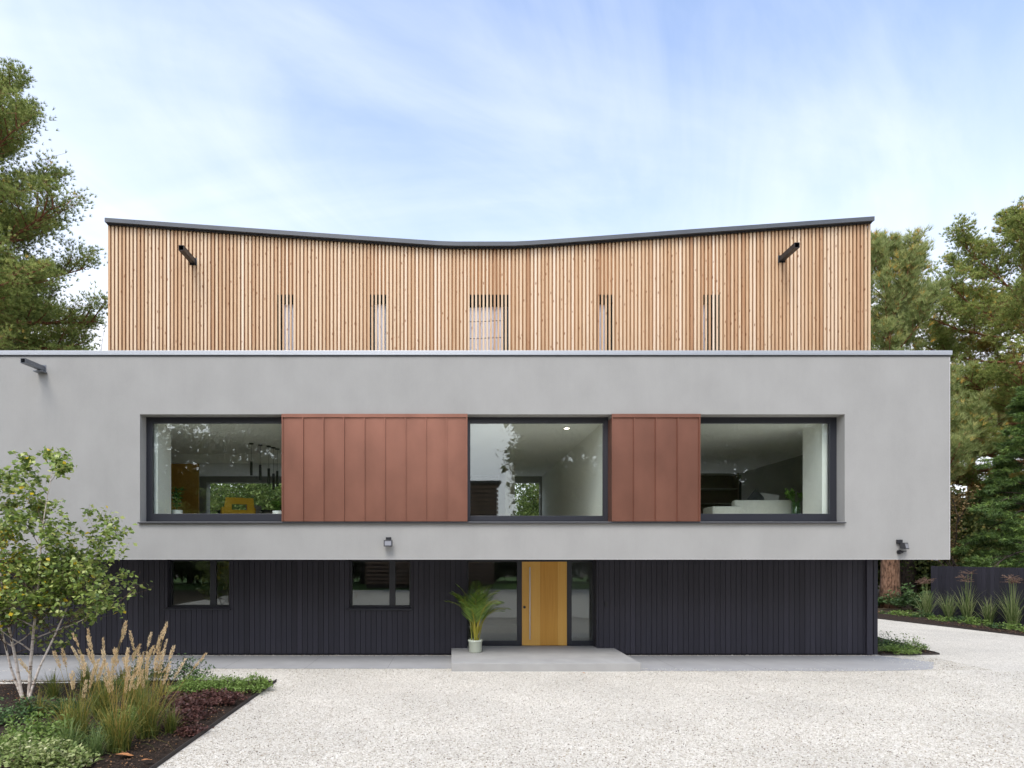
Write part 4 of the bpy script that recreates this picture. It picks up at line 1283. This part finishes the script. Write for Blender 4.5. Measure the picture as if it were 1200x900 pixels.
# tall evergreen hedge behind the house, seen through the rear glazing
t = thing('hedge', 'tall green hedge behind the house, seen through the middle and left panes', 'hedge', (0, 29.5, 0))
rgh = np.random.default_rng(77); nh = 70000
C = np.stack([rgh.uniform(-14, 11.5, nh), rgh.normal(0, .45, nh), rgh.uniform(.1, 6.6, nh)], 1)
C[:, 2] += .35*np.sin(C[:, 0]*1.7)+.25*np.sin(C[:, 0]*4.1+1)
Dr = rgh.normal(size=C.shape); Dr[:, 1] -= .5
V, Fc, T = leaves(C, Dr, rgh.normal(size=C.shape)+np.array([0, -.6, .6]), .17*rgh.uniform(.6, 1.2, nh), .085, np.clip(rgh.random(nh)*.6+.4*np.sin(C[:, 0]*2.3+C[:, 2]*1.9)**2, 0, 1))
np_mesh('foliage', V, Fc, T, mat_leaf('hedge_leaves', [(0, (0.05, 0.085, 0.02)), (.5, (0.13, 0.19, 0.045)), (1, (0.25, 0.32, 0.09))], trans=.35), t)
b = MB()
for k in range(18): b.tube([(-13.5+k*1.45, 0, 0), (-13.4+k*1.45, .1, 5.6)], [.06, .02], 6)
b.build('stem', M_DARKBARK, t)['kind'] = 'stuff'
# horizontally slatted building across the drive, seen mirrored in the middle panes
t = thing('slatted_building', 'brown building with horizontal slats, mirrored in the middle panes', 'building', (0, -16, 0))
b = MB(); b.box(-6.5, 3.2, -3.0, -.05, 0, 7.6); b.build('wall', mat_plain('dark_brown_boards', (0.05, 0.035, 0.03), .8), t)
b = MB()
for k in range(24): b.box(-6.6, 3.3, -.049, .05, .35+k*.30, .35+k*.30+.17)
b.build('slat_screen', mat_plain('brown_slats', (0.20, 0.12, 0.08), .7), t)
b = MB(); b.box(-6.8, 3.5, -3.2, .3, 7.601, 7.75); b.build('roof', M_FASCIA, t)

# ------------------------------------------------------------------ right-hand fence
t = thing('fence', 'dark stained vertical board fence behind the tall grasses', 'fence', (19.0, 24, 0))
b = MB(); rf = random.Random(8)
y = 0.0
while y > -36:
    b.box(-.012+rf.uniform(0, .004), .012, y-.166, y-.008, .03, 2.07+rf.uniform(-.004, .004), min(1, max(0, rf.gauss(.55, .25))))
    y -= .176
b.build('boards', M_BLACK, t)
b = MB(); b.box(.014, .05, -36, 0, .4, .5); b.box(.014, .05, -36, 0, 1.6, 1.7); b.build('rail', M_BLACK, t)
for k in range(7):
    b = MB(); b.box(.051, .15, -.05-6*k, .05-6*k, 0, 2.0); b.build('post', M_BLACK, t)

# ------------------------------------------------------------------ garden plants
def blades(n, L, W, spread, seed, droop=.5, base_r=.06, segs=5, tint=(0, 1)):
    """arching grass blades: returns verts, quads, tint"""
    rg = np.random.default_rng(seed)
    az = rg.uniform(0, 2*np.pi, n); sp = np.abs(rg.normal(0, spread, n))
    ln = L*rg.uniform(.55, 1.1, n); wd = W*rg.uniform(.7, 1.2, n)
    br = base_r*np.sqrt(rg.random(n)); ba = rg.uniform(0, 2*np.pi, n)
    P = np.stack([br*np.cos(ba), br*np.sin(ba), np.zeros(n)], 1)
    out = np.stack([np.cos(az), np.sin(az), np.zeros(n)], 1); sd_ = np.stack([-np.sin(az), np.cos(az), np.zeros(n)], 1)
    tl = np.clip(rg.uniform(tint[0], tint[1], n), 0, 1)
    V = np.empty((n, segs+1, 2, 3)); T = np.empty((n, segs+1, 2))
    ang = np.clip(sp, 0, 1.2)
    for k in range(segs+1):
        f = k/segs
        w_ = wd*(1-f**2*.92)*.5
        V[:, k, 0] = P - sd_*w_[:, None]; V[:, k, 1] = P + sd_*w_[:, None]; T[:, k, :] = np.clip(tl+.15*f, 0, 1)[:, None]
        a = ang + droop*f*f*(0.4+ang)*2.2
        P = P + (out*np.sin(a)[:, None] + np.array([0, 0, 1.])*np.cos(a)[:, None])*(ln/segs)[:, None]
    base = np.arange(n)[:, None]*(segs+1)*2
    q = []
    for k in range(segs):
        q.append(np.stack([base[:, 0]+2*k, base[:, 0]+2*k+1, base[:, 0]+2*k+3, base[:, 0]+2*k+2], 1))
    return V.reshape(-1, 3), np.concatenate(q), T.ravel()

M_GRASS = mat_leaf('reed_grass_blades', [(0, (0.06, 0.10, 0.02)), (.4, (0.17, 0.20, 0.04)), (.7, (0.34, 0.27, 0.06)), (1, (0.50, 0.33, 0.10))], trans=.35)
M_PLUME = mat_leaf('straw_plumes', [(0, (0.54, 0.38, 0.19)), (.5, (0.72, 0.55, 0.32)), (1, (0.85, 0.72, 0.49))], trans=.4)
M_SILVER = mat_leaf('silver_grass_blades', [(0, (0.084, 0.144, 0.042)), (.5, (0.192, 0.264, 0.084)), (1, (0.408, 0.432, 0.204))], trans=.35)
M_RUSSET = mat_leaf('russet_plumes', [(0, (0.14, 0.075, 0.05)), (.5, (0.26, 0.16, 0.11)), (1, (0.40, 0.28, 0.20))], trans=.4)

def reed_grass(label, x, y, H, seed, nst=26, spread=.12, lean=(0, 0), group='feather reed grasses in the planting bed'):
    rg = random.Random(seed)
    t = thing('feather_grass', label, 'ornamental grass', (x, y, .04), 0, group)
    V, Fc, T = blades(190, H*.60, .010, .40, seed, .70, .13, tint=(0, .62))
    np_mesh('blades', V, Fc, T, M_GRASS, t)
    st = MB(); C, Dr, Tn = [], [], []
    for k in range(nst):
        az = rg.uniform(0, 6.28); sp = abs(rg.gauss(0, spread))
        h_ = H*rg.uniform(.66, 1.06)
        p = Vector((math.cos(az)*.06*rg.random(), math.sin(az)*.06*rg.random(), 0)); pts = [p.copy()]
        d = Vector((math.cos(az)*sp+lean[0], math.sin(az)*sp+lean[1], 1)).normalized()
        for q in range(6):
            d = (d + Vector((math.cos(az)*.03+lean[0]*.1+rg.gauss(0, .022), math.sin(az)*.03+rg.gauss(0, .02), -.01))).normalized()
            p = p + d*h_/6; pts.append(p.copy())
        st.tube(pts, [.0042, .004, .0036, .003, .0026, .002, .001], 4, t=rg.uniform(.45, 1), cap=False)
        pl = rg.uniform(.17, .27)*H*.8
        tone = rg.random()
        fat = rg.uniform(.6, 1.2)
        for _ in range(105):
            f = rg.random(); u_ = 1 - f*pl/h_
            q = min(5, int(u_*6)); pc = pts[q].lerp(pts[q+1], u_*6-q)
            r_ = (.004+.018*math.sin(math.pi*min(1, f*.9+.06)))*fat
            a2 = rg.uniform(0, 6.28)
            C.append((pc.x+math.cos(a2)*r_*rg.random(), pc.y+math.sin(a2)*r_*rg.random(), pc.z))
            Dr.append((d.x*.9+math.cos(a2)*.5, d.y*.9+math.sin(a2)*.5, 1.)); Tn.append(min(1, .5*tone+.5*rg.random()))
    st.build('stem', M_GRASS, t)
    C = np.array(C); V, Fc, T = leaves(C, np.array(Dr), rnd_unit(len(C)), .034, .0085, np.array(Tn))
    np_mesh('plume', V, Fc, T, M_PLUME, t)
    return t
x, y = G(91, 874); reed_grass('feathery straw-plumed grass clump, nearest the birch stems', x, y, 1.25, 1, 13, .15)
x, y = G(139, 884); reed_grass('feathery grass clump with golden stems, foremost in the bed', x, y, 1.36, 2, 15, .15)
x, y = G(173, 868); reed_grass('feathery grass clump leaning right beside the reddish plants', x, y, 1.44, 3, 17, .14, (.03, 0))
x, y = G(122, 846); reed_grass('feathery grass clump at the back of the plumed group', x, y, 1.42, 4, 12, .16)
x, y = G(160, 838); reed_grass('sparse feathery grass clump behind the leaning one', x, y, 1.25, 14, 8, .22, (.09, 0))

def low_grass(label, x, y, L, seed, n=130, mat=None, W=.010, spread=.45, name='grass_tuft', group='low grass tufts in the planting bed', tint=(0, .8)):
    t = thing(name, label, 'grass', (x, y, .04), 0, group)
    V, Fc, T = blades(n, L, W, spread, seed, .6, .07, tint=tint)
    np_mesh('blades', V, Fc, T, mat or M_GRASS, t)
    return t
for px, py, L, sd_, lb in ((82, 888, .50, 31, 'arching striped grass tuft at the front of the bed'), (200, 862, .38, 32, 'small green grass tuft right of the leaning plumes'),
                           (62, 822, .55, 33, 'dark grass tuft beside the birch foot'), (112, 892, .42, 34, 'pale grass tuft between the front plumed clumps'),
                           (150, 822, .5, 35, 'green grass tuft behind the plumed group'), (100, 808, .5, 36, 'dark grass tuft at the back edge of the bed')):
    x, y = G(px, py); low_grass(lb, x, y, L, sd_, mat=M_SILVER if sd_ in (31, 34) else None, tint=(0, .5))

def mound(name, label, x, y, rx, ry, h, mat, seed, n=900, leaf=.035, ratio=.6, cat='plant', group=None, stems=True, up=.6):
    """low leafy plant: leaves spread through a mound, on short stems"""
    rg = np.random.default_rng(seed)
    t = thing(name, label, cat, (x, y, .03), 0, group)
    ncl = max(12, n//22)
    a = rg.uniform(0, 2*np.pi, ncl); r_ = np.sqrt(rg.random(ncl))
    cx, cy = np.cos(a)*r_*rx, np.sin(a)*r_*ry
    hz_ = h*np.sqrt(np.clip(1-r_**2*.8, 0, 1))*rg.uniform(.35, 1.3, ncl)
    m = n//ncl
    C = np.stack([np.repeat(cx, m)+rg.normal(0, .05, ncl*m), np.repeat(cy, m)+rg.normal(0, .05, ncl*m), np.repeat(hz_, m)*rg.uniform(.35, 1.05, ncl*m)], 1)
    C[:, 2] = np.maximum(C[:, 2], .01)
    d = rg.normal(size=C.shape); d[:, 2] = np.abs(d[:, 2])*up
    nn = rg.normal(size=C.shape)*.5; nn[:, 2] += 1
    V, Fc, T = leaves(C, d, nn, leaf*rg.uniform(.7, 1.25, len(C)), leaf*ratio, np.clip(np.repeat(rg.random(ncl)*.5, m)+rg.random(len(C))*.5, 0, 1))
    np_mesh('foliage', V, Fc, T, mat, t)
    if stems:
        b = MB()
        for k in range(min(ncl, 40)):
            b.tube([(cx[k]*.6, cy[k]*.6, 0), (cx[k], cy[k], hz_[k]*.95)], [.005, .002], 4, cap=False)
        b.build('stem', M_DARKBARK, t)
    return t
M_LIME = mat_leaf('fresh_green_leaves', [(0, (0.080, 0.140, 0.025)), (.5, (0.184, 0.281, 0.059)), (1, (0.344, 0.432, 0.140))], trans=.35)
M_HEUCH = mat_leaf('reddish_leaves', [(0, (0.025, 0.012, 0.010)), (.5, (0.085, 0.035, 0.028)), (1, (0.18, 0.08, 0.06))], trans=.2)
M_VAR = mat_leaf('variegated_leaves', [(0, (0.09, 0.14, 0.03)), (.5, (0.25, 0.32, 0.09)), (.8, (0.45, 0.47, 0.22)), (1, (0.60, 0.58, 0.36))], trans=.3)
M_DKGREEN = mat_leaf('dark_green_leaves', [(0, (0.026, 0.058, 0.019)), (.5, (0.065, 0.124, 0.039)), (1, (0.156, 0.234, 0.078))], trans=.25)
for px, py, rx, lb, sd_ in ((228, 812, .42, 'fresh green ground-cover mound, left of three by the bed corner', 1), (262, 812, .45, 'fresh green ground-cover mound, middle of three by the bed corner', 2),
                            (294, 811, .32, 'fresh green ground-cover mound right at the bed corner', 3)):
    x, y = G(px, py); mound('ground_cover', lb, x, y, rx, .42, .24, M_LIME, 100+sd_, 1500, .05, .5, group='green mounds by the bed corner')
for px, py, rx, lb, sd_ in ((232, 836, .36, 'dark red leafy plant below the green mounds', 1), (212, 848, .34, 'dark red leafy plant nearest the leaning plumes', 2), (262, 826, .33, 'dark red leafy plant toward the bed corner', 3),
                            (244, 822, .30, 'dark red leafy plant tucked behind the others', 4), (205, 828, .30, 'dark red leafy plant behind the plumes', 5)):
    x, y = G(px, py); mound('red_plant', lb, x, y, rx, .36, .17, M_HEUCH, 120+sd_, 800, .05, .7, group='dark red plants in the planting bed')
for px, py, rx, ry, h_, lb, m_, sd_ in ((40, 880, .55, .45, .42, 'bushy bright green shrub at the lower left', M_LIME, 1), (22, 905, .62, .40, .34, 'cream variegated shrub in the bottom left corner', M_VAR, 2),
                                     (70, 905, .35, .3, .26, 'small cream variegated shrub at the bottom edge', M_VAR, 3), (12, 850, .40, .4, .30, 'dark green shrub beside the birch stems', M_DKGREEN, 4),
                                     (215, 800, .55, .3, .42, 'dark green shrub at the back of the bed', M_DKGREEN, 5), (170, 802, .5, .3, .40, 'olive shrub behind the plumed grasses', M_DKGREEN, 6),
                                     (60, 840, .35, .3, .22, 'low dark plant between birch and plumes', M_DKGREEN, 7), (150, 856, .3, .3, .25, 'low green plant among the plumed grasses', M_LIME, 8)):
    x, y = G(px, py); mound('shrub', lb, x, y, rx, ry, h_, m_, 140+sd_, 1700 if sd_ < 4 else 900, .055, .55, cat='shrub')

for px, py, L, sd_, lb in ((180, 846, .42, 41, 'green grass tuft at the foot of the leaning plumes'), (128, 868, .46, 42, 'golden grass tuft between the two foremost plumed clumps'),
                           (45, 845, .5, 43, 'thin dark grass tuft right of the birch stems'), (190, 822, .45, 44, 'thin dark grass tuft beside the reddish plants'), (78, 852, .44, 45, 'olive grass tuft left of the plumed clumps'), (142, 806, .46, 46, 'thin grass tuft at the middle of the back edge')):
    x, y = G(px, py); low_grass(lb, x, y, L, sd_, n=70, spread=.6, tint=(.1, .9))
for px, py, rx, ry, h_, lb, m_, sd_ in ((110, 872, .26, .24, .20, 'small olive plant among the plumed clumps', M_DKGREEN, 21), (190, 856, .24, .24, .16, 'small dark red plant at the foot of the leaning plumes', M_HEUCH, 22),
                                     (95, 838, .34, .3, .26, 'dark green plant behind the nearest plumes', M_DKGREEN, 23), (128, 812, .5, .26, .30, 'dark leafy plant at the back edge, left of the olive shrub', M_DKGREEN, 24),
                                     (225, 862, .16, .16, .10, 'tiny dark red seedling near the bed edging', M_HEUCH, 25), (66, 872, .3, .26, .24, 'small fresh green plant right of the bushy shrub', M_LIME, 26)):
    x, y = G(px, py); mound('shrub' if sd_ != 25 else 'seedling', lb, x, y, rx, ry, h_, m_, 170+sd_, 520, .045, .55, cat='plant')

# leaf litter and mulch on the bed (uncountable), plus two large fallen leaves
M_LITTER = mat_leaf('leaf_litter', [(0, (0.03, 0.018, 0.012)), (.6, (0.10, 0.055, 0.03)), (.93, (0.20, 0.11, 0.05)), (1, (0.45, 0.20, 0.06))], trans=.1)
def litter(name, xr, yr, n, seed, size=.035, z=.05, keep=None):
    rg = np.random.default_rng(seed)
    C = np.stack([rg.uniform(*xr, n), rg.uniform(*yr, n), z+rg.random(n)*.02], 1)
    if keep is not None: C = C[[keep(p) for p in C]]
    d = rg.normal(size=C.shape); d[:, 2] *= .25
    nn = rg.normal(size=C.shape)*.35; nn[:, 2] += 1
    V, Fc, T = leaves(C, d, nn, size*rg.uniform(.5, 1.4, len(C)), size*.6, rg.random(len(C)))
    o = np_mesh(name, V, Fc, T, M_LITTER); o['kind'] = 'stuff'
    tag(o, 'scattered bark mulch and brown leaf litter on the soil', 'leaf litter')
litter('leaf_litter', (-9.4, -3.5), (5.4, 11.7), 14000, 3, .035, .055)
litter('leaf_litter', (17.3, 20), (17.5, 26), 2500, 4, .07, .09)
litter('leaf_litter', (10.7, 12.5), (15.0, 20), 1500, 5, .04, .05, lambda p: p[0] < 12.1+(p[1]-15.1)*.17)
def fallen_leaf(px, py, L, label, rz, z=.085):
    x, y = G(px, py)
    b = MB(); n = 8
    o = [(0, -.5)] + [(.30*math.sin(math.pi*(k/n)**.8)*(1+.12*(k % 2)), -.5+k/n) for k in range(1, n)] + [(0, .5)] + [(-.30*math.sin(math.pi*((n-k)/n)**.8)*(1+.12*(k % 2)), .5-k/n) for k in range(1, n)]
    b.poly([(p[0]*L, p[1]*L, .18*L*p[0]*p[0]*4+.04*L*math.sin(p[1]*5)) for p in o], 1.0)
    f = b.build('fallen_leaf', M_ORLEAF); f.location = (x, y, z); f.rotation_euler = (.12, .1, rz)
    tag(f, label, 'leaf', 'fallen orange leaves')
M_ORLEAF = mat_plain('orange_leaf', (0.44, 0.19, 0.07), .7)
fallen_leaf(146, 893, .20, 'large orange fallen leaf at the front of the bed', 1.9)
fallen_leaf(172, 899, .13, 'smaller orange fallen leaf near the bed edging', 2.4)
fallen_leaf(684, 789, .07, 'tiny brown leaf on gravel before the doorstep', .6, .012)
fallen_leaf(588, 789, .06, 'tiny brown leaf on gravel below the potted palm', 2.0, .012)

# ---- birch
def birch():
    x0, y0 = G(28, 822)
    rg = random.Random(42)
    t = thing('birch_tree', 'young multi-stemmed birch with green and yellow leaves, far left', 'tree', (x0, y0, .03))
    b = MB(); C, Dr, Tn = [], [], []
    def leaf_at(p, n, s=.05):
        for _ in range(n):
            q = p + Vector((rg.gauss(0, s), rg.gauss(0, s), rg.gauss(-.015, s)))
            C.append(tuple(q)); a = rg.uniform(0, 6.28); Dr.append((math.cos(a), math.sin(a), rg.uniform(-.9, .25)))
            yel = .96 if (rg.random() < .012 or (q.x < .05 and q.x > -.6 and q.z < 2.9 and q.z > 1.7 and rg.random() < .22)) else rg.random()*.84
            Tn.append(yel)
    def twig(p, d, L, r, lv):
        pts = [p.copy()]; n = 5
        for q in range(n):
            d = (d + Vector((rg.gauss(0, .13), rg.gauss(0, .13), rg.gauss(.03, .09)))).normalized()
            pts.append(pts[-1]+d*L/n)
        b.tube(pts, [max(.0016, r*(1-.16*q)) for q in range(n+1)], 5, t=0.0 if r < .012 else .8, cap=False)
        if lv < 2:
            for _ in range(5 if lv == 0 else 3):
                f = rg.uniform(.25, 1.0); q = min(n-1, int(f*n)); pp = pts[q].lerp(pts[q+1], f*n-q)
                nd = (d*.8+Vector((rg.gauss(0, .55), rg.gauss(0, .55), rg.gauss(.1, .3)))).normalized()
                twig(pp, nd, L*rg.uniform(.4, .65), r*.55, lv+1)
        if lv >= 1:
            for q in range(1, n+1): leaf_at(pts[q], 1 if (lv == 1 or rg.random() < .55) else 2)
        return pts
    stems = [((-.02, .0), (-.16, -.02), 3.8, .027), ((.06, .03), (.06, .0), 4.1, .029), ((.12, -.05), (.26, .02), 3.4, .022), ((-.06, .05), (-.40, .05), 3.5, .021)]
    for (sx, sy), (lx, ly), H, r in stems:
        pts = []; n = 12; p = Vector((sx, sy, 0)); d = Vector((lx, ly, 1)).normalized()
        for q in range(n+1):
            pts.append(p.copy()); d = (d+Vector((rg.gauss(0, .05), rg.gauss(0, .05), .03))).normalized(); p = p + d*H/n
        b.tube(pts, [max(.003, r*(1-.95*q/n)) for q in range(n+1)], 8, t=1.0)
        for k in range(16):
            f = rg.uniform(.17, .98); q = min(n-1, int(f*n)); pp = pts[q].lerp(pts[q+1], f*n-q)
            az = rg.uniform(0, 6.28); el = rg.uniform(.35, 1.0)
            L = (1.25-.85*f)*rg.uniform(.7, 1.1)
            twig(pp, Vector((math.cos(az), math.sin(az)*.8, el)).normalized(), L, r*(1-f)*.45+.003, 0)
        leaf_at(pts[-1], 6)
    # the long low branch reaching right
    for dz, L in ((1.05, 1.25), (1.4, 1.1)):
        twig(Vector((.22, 0, dz)), Vector((1, -.05, .42)).normalized(), L, .012, 0)
        twig(Vector((.3, 0, dz+.15)), Vector((1, .1, .30)).normalized(), L*.85, .010, 0)
    b.build('trunk', mat_birch_bark(), t)
    C = np.array(C); n = len(C)
    V, Fc, T = leaves(C, np.array(Dr), rnd_unit(n)+np.array([0, -.2, .6]),   .092*RNG.uniform(.6, 1.2, n), .066, np.array(Tn))
    m = mat_leaf('birch_leaves', [(0, (0.087, 0.142, 0.028)), (.3, (0.176, 0.257, 0.047)), (.6, (0.293, 0.370, 0.082)), (.82, (0.498, 0.541, 0.188)), (.9, (0.736, 0.570, 0.035)), (1, (0.736, 0.513, 0.018))], trans=.35, spec=.5, rough=.45)
    np_mesh('crown', V, Fc, T, m, t)
birch()

# ---- potted palm on the step
def palm():
    D = 14.35
    t = thing('potted_palm', 'areca palm in a pale green pot on the doorstep', 'potted plant', (X(557, D), D, .18))
    rg = random.Random(9)
    b = MB(); b.lathe([(.135, 0), (.15, .02), (.160, .25), (.172, .26), (.172, .30), (.155, .30), (.150, .24)], sides=28); b.build('pot', mat_plain('sage_glaze', (0.52, 0.55, 0.44), .35), t, smooth=True)
    b = MB(); b.tube([(0, 0, .235), (0, 0, .245)], .148, 20); b.build('soil', M_SOIL, t)
    cn = MB(); C, Dr, Nn, Tn, Ls = [], [], [], [], []
    for k in range(26):
        az = k*2.4+rg.uniform(-.4, .4); ba = rg.uniform(0, 6.28); br = rg.uniform(.01, .09)
        p = Vector((math.cos(ba)*br, math.sin(ba)*br, .24)); tilt = rg.uniform(.05, .38)
        L = rg.uniform(1.1, 1.6); n = 12; pts = [p.copy()]
        a = tilt
        for q in range(n):
            f = q/n
            a = tilt + 1.9*max(0, f-.30)**1.25*(.6+tilt*2)
            p = p + Vector((math.cos(az)*math.sin(a), math.sin(az)*math.sin(a), math.cos(a)))*L/n; pts.append(p.copy())
        cn.tube(pts, [.013*(1-.85*(q/n)) for q in range(n+1)], 5, t=rg.uniform(0, 1), cap=False)
        for q in range(46):
            f = .38+.62*q/46; qq = min(n-1, int(f*n)); pc = pts[qq].lerp(pts[qq+1], f*n-qq); dd = (pts[qq+1]-pts[qq]).normalized()
            side = dd.cross(Vector((0, 0, 1)))
            if side.length < .05: side = Vector((math.sin(az), -math.cos(az), 0))
            side.normalize(); sg = 1 if q % 2 else -1
            upv = side.cross(dd)
            ld = (side*sg*.75 + dd*.8 + upv*rg.uniform(.05, .3) + Vector((0, 0, -.15*f))).normalized()
            C.append(tuple(pc)); Dr.append(tuple(ld)); Nn.append(tuple(upv)); Tn.append(min(1, rg.random()*.8+.1)); Ls.append(.30*math.sin(math.pi*min(.96, .18+f*.75))+.05)
    cn.build('stem', mat_leaf('palm_canes', [(0, (0.20, 0.22, 0.03)), (1, (0.46, 0.38, 0.05))], trans=.1), t)
    V, Fc, T = leaves(np.array(C), np.array(Dr), np.array(Nn), np.array(Ls), .016, np.array(Tn))
    np_mesh('frond', V, Fc, T, mat_leaf('palm_leaflets', [(0, (0.072, 0.149, 0.022)), (.5, (0.172, 0.297, 0.043)), (1, (0.401, 0.513, 0.087))], trans=.3, spec=.6, rough=.4), t)
palm()

# ---- border along the fence
def silver_grass(label, x, y, H, seed, plume=True, n=120):
    rg = random.Random(seed)
    t = thing('silver_grass', label, 'ornamental grass', (x, y, .08), 0, 'tall grasses along the fence')
    V, Fc, T = blades(n, H*.85, .024, .30, seed, .55, .10); np_mesh('blades', V, Fc, T, M_SILVER, t)
    if plume:
        st = MB(); C, Dr, Tn = [], [], []
        for k in range(6):
            az = rg.uniform(0, 6.28); sp = abs(rg.gauss(0, .08)); h_ = H*rg.uniform(.9, 1.15)
            top = Vector((math.cos(az)*sp*h_, math.sin(az)*sp*h_, h_)); st.tube([(0, 0, 0), top*.5, top], [.009, .008, .005], 5, t=.6, cap=False)
            for j in range(9):
                a2 = rg.uniform(0, 6.28); d = Vector((math.cos(a2)*.9, math.sin(a2)*.9, rg.uniform(.2, 1.0))).normalized(); l = rg.uniform(.2, .34)
                for q in range(14):
                    f = q/14; pc = top + d*l*f - Vector((0, 0, .25*l*f*f)); C.append(tuple(pc)); Dr.append((d.x+rg.gauss(0, .3), d.y+rg.gauss(0, .3), d.z-.6*f)); Tn.append(rg.random())
        st.build('stem', M_SILVER, t)
        C = np.array(C); V, Fc, T = leaves(C, np.array(Dr), rnd_unit(len(C)), .05, .013, np.array(Tn)); np_mesh('plume', V, Fc, T, M_RUSSET, t)
for px, py, H, pl, lb, sd_ in ((1086, 726, 1.35, True, 'russet-plumed grass at the far end of the fence', 1), (1112, 729, 1.25, False, 'arching unplumed grass second along the fence', 2),
                               (1134, 731, 1.55, True, 'russet-plumed grass in the middle of the fence border', 3), (1159, 734, 1.15, False, 'broad arching unplumed grass before the fence middle', 4),
                               (1187, 738, 1.60, True, 'tallest russet-plumed grass at the right frame edge', 5)):
    x, y = G(px, py); silver_grass(lb, x, y, H, 60+sd_, pl)
for k, (px, py) in enumerate(((1036, 722), (1048, 723.5), (1061, 725), (1074, 726.5), (1088, 728), (1102, 730.5), (1117, 732), (1132, 734), (1148, 736), (1166, 739), (1184, 741), (1198, 743))):
    x, y = G(px, py)
    mound('border_plant', f"low bright green edging plant, number {k+1} from the house" if False else ['low green edging plant nearest the thick pine trunk', 'low green edging plant second from the trunk', 'low green edging plant third from the trunk', 'low green edging plant below the fence end',
          'low green edging plant under the farthest plumed grass', 'low green edging plant right of the farthest plumed grass', 'low green edging plant under the second grass', 'low green edging plant under the middle plumed grass',
          'low green edging plant under the broad arching grass', 'low green edging plant between the last two grasses', 'low green edging plant under the tallest plumed grass', 'low green edging plant cut by the right frame edge'][k],
          x+.22, y, .34+.12*((k*7) % 3), .36, .15+.05*((k*5) % 4), M_LIME if k % 3 else M_DKGREEN, 300+k, 420, .075, .6, group='low edging plants along the fence border')
for k, (px, py, h_, r_) in enumerate(((1064, 716, .95, .8), (1040, 712, .5, .7), (1080, 716, .8, .7))):
    x, y = G(px, py); mound('laurel_shrub', ['dark leafy shrub right of the thick pine trunk', 'low dark shrub at the foot of the thick trunk', 'dark leafy shrub before the fence end'][k], x, y, r_, r_, h_, M_DKGREEN, 330+k, 800, .16, .5, cat='shrub')
for k, (px, py, h_, r_, m_) in enumerate(((1040, 763, .42, .5, M_DKGREEN), (1056, 764, .30, .45, M_DKGREEN), (1072, 765, .38, .35, M_LIME), (1044, 768, .18, .4, M_LIME), (1064, 768, .16, .35, M_LIME))):
    x, y = G(px, py); x = max(x, 10.95)
    mound('bed_plant', ['spiky dark green plant beside the house corner', 'low dark green plant in the pointed bed', 'small upright plant at the tip of the pointed bed', 'pale green carpet plant next to the black wall', 'pale green carpet plant in the pointed bed'][k], x, y+.2, r_, r_, h_, m_, 350+k, 600, .06, .4)

# ------------------------------------------------------------------ loose stones on the gravel (uncountable)
def stones(name, n, seed, yr, size, strip=False, xs_=(-11.5, 10.5)):
    rg = np.random.default_rng(seed)
    u_ = rg.random(n); yy = yr[0] + (yr[1]-yr[0])*u_**1.25
    xl = np.maximum((-40-VX)*yy/F, -3.38); xr = (1240-VX)*yy/F
    xx = xl + (xr-xl)*rg.random(n)
    if strip: xx = np.clip(rg.normal(xs_[1]*.96, .45, n), *xs_) if xs_[0] > 0 else rg.uniform(*xs_, n)
    okm = ~((xx > -.05) & (xx < 4.08) & (yy > 12.8)) & ~((yy > 12.85) & (not strip))
    xx, yy = xx[okm], yy[okm]; n = len(xx)
    oct_ = np.array([[1, 0, 0], [0, 1, 0], [-1, 0, 0], [0, -1, 0], [0, 0, 1], [0, 0, -1]], float)
    fc = np.array([[0, 1, 4], [1, 2, 4], [2, 3, 4], [3, 0, 4], [1, 0, 5], [2, 1, 5], [3, 2, 5], [0, 3, 5]])
    sc = size*rg.uniform(.5, 1.3, (n, 1, 1))*np.stack([rg.uniform(.7, 1.3, n), rg.uniform(.7, 1.3, n), rg.uniform(.4, .8, n)], 1)[:, None, :]
    a = rg.uniform(0, 6.28, n); ca, sa = np.cos(a), np.sin(a)
    v_ = (oct_[None]+rg.normal(0, .22, (n, 6, 3)))*sc
    vx = v_[..., 0]*ca[:, None]-v_[..., 1]*sa[:, None]; vy = v_[..., 0]*sa[:, None]+v_[..., 1]*ca[:, None]
    V = np.stack([vx+xx[:, None], vy+yy[:, None], v_[..., 2]+sc[:, :, 2]*.55+.001], 2).reshape(-1, 3)
    Fc = (np.arange(n)[:, None, None]*6 + fc[None]).reshape(-1, 3)
    T = np.repeat(rg.random(n), 6)
    m, t_, b = new_mat('pale_stones')
    at = t_.nodes.new('ShaderNodeAttribute'); at.attribute_name = 'tint'
    t_.links.new(ramp(t_, [(0, (0.103, 0.082, 0.064)), (.06, (0.248, 0.204, 0.157)), (.11, (0.434, 0.347, 0.236)), (.16, (0.476, 0.433, 0.359)), (.75, (0.579, 0.541, 0.462)), (1, (0.745, 0.714, 0.629))], at.outputs['Fac']), b.inputs['Base Color'])
    b.inputs['Roughness'].default_value = .8
    o = np_mesh(name, V, Fc, T, m); o['kind'] = 'stuff'
    tag(o, 'loose pale stones scattered over the gravel drive', 'gravel')
stones('loose_gravel', 60000, 5, (6.6, 12.9), .0085)
stones('path_edge_gravel', 2600, 8, (12.86, 13.25), .010, True)
stones('path_end_gravel', 1300, 9, (13.0, 14.6), .010, True, (9.9, 11.6))
stones('wall_gravel', 5200, 6, (14.86, 14.99), .013, True)
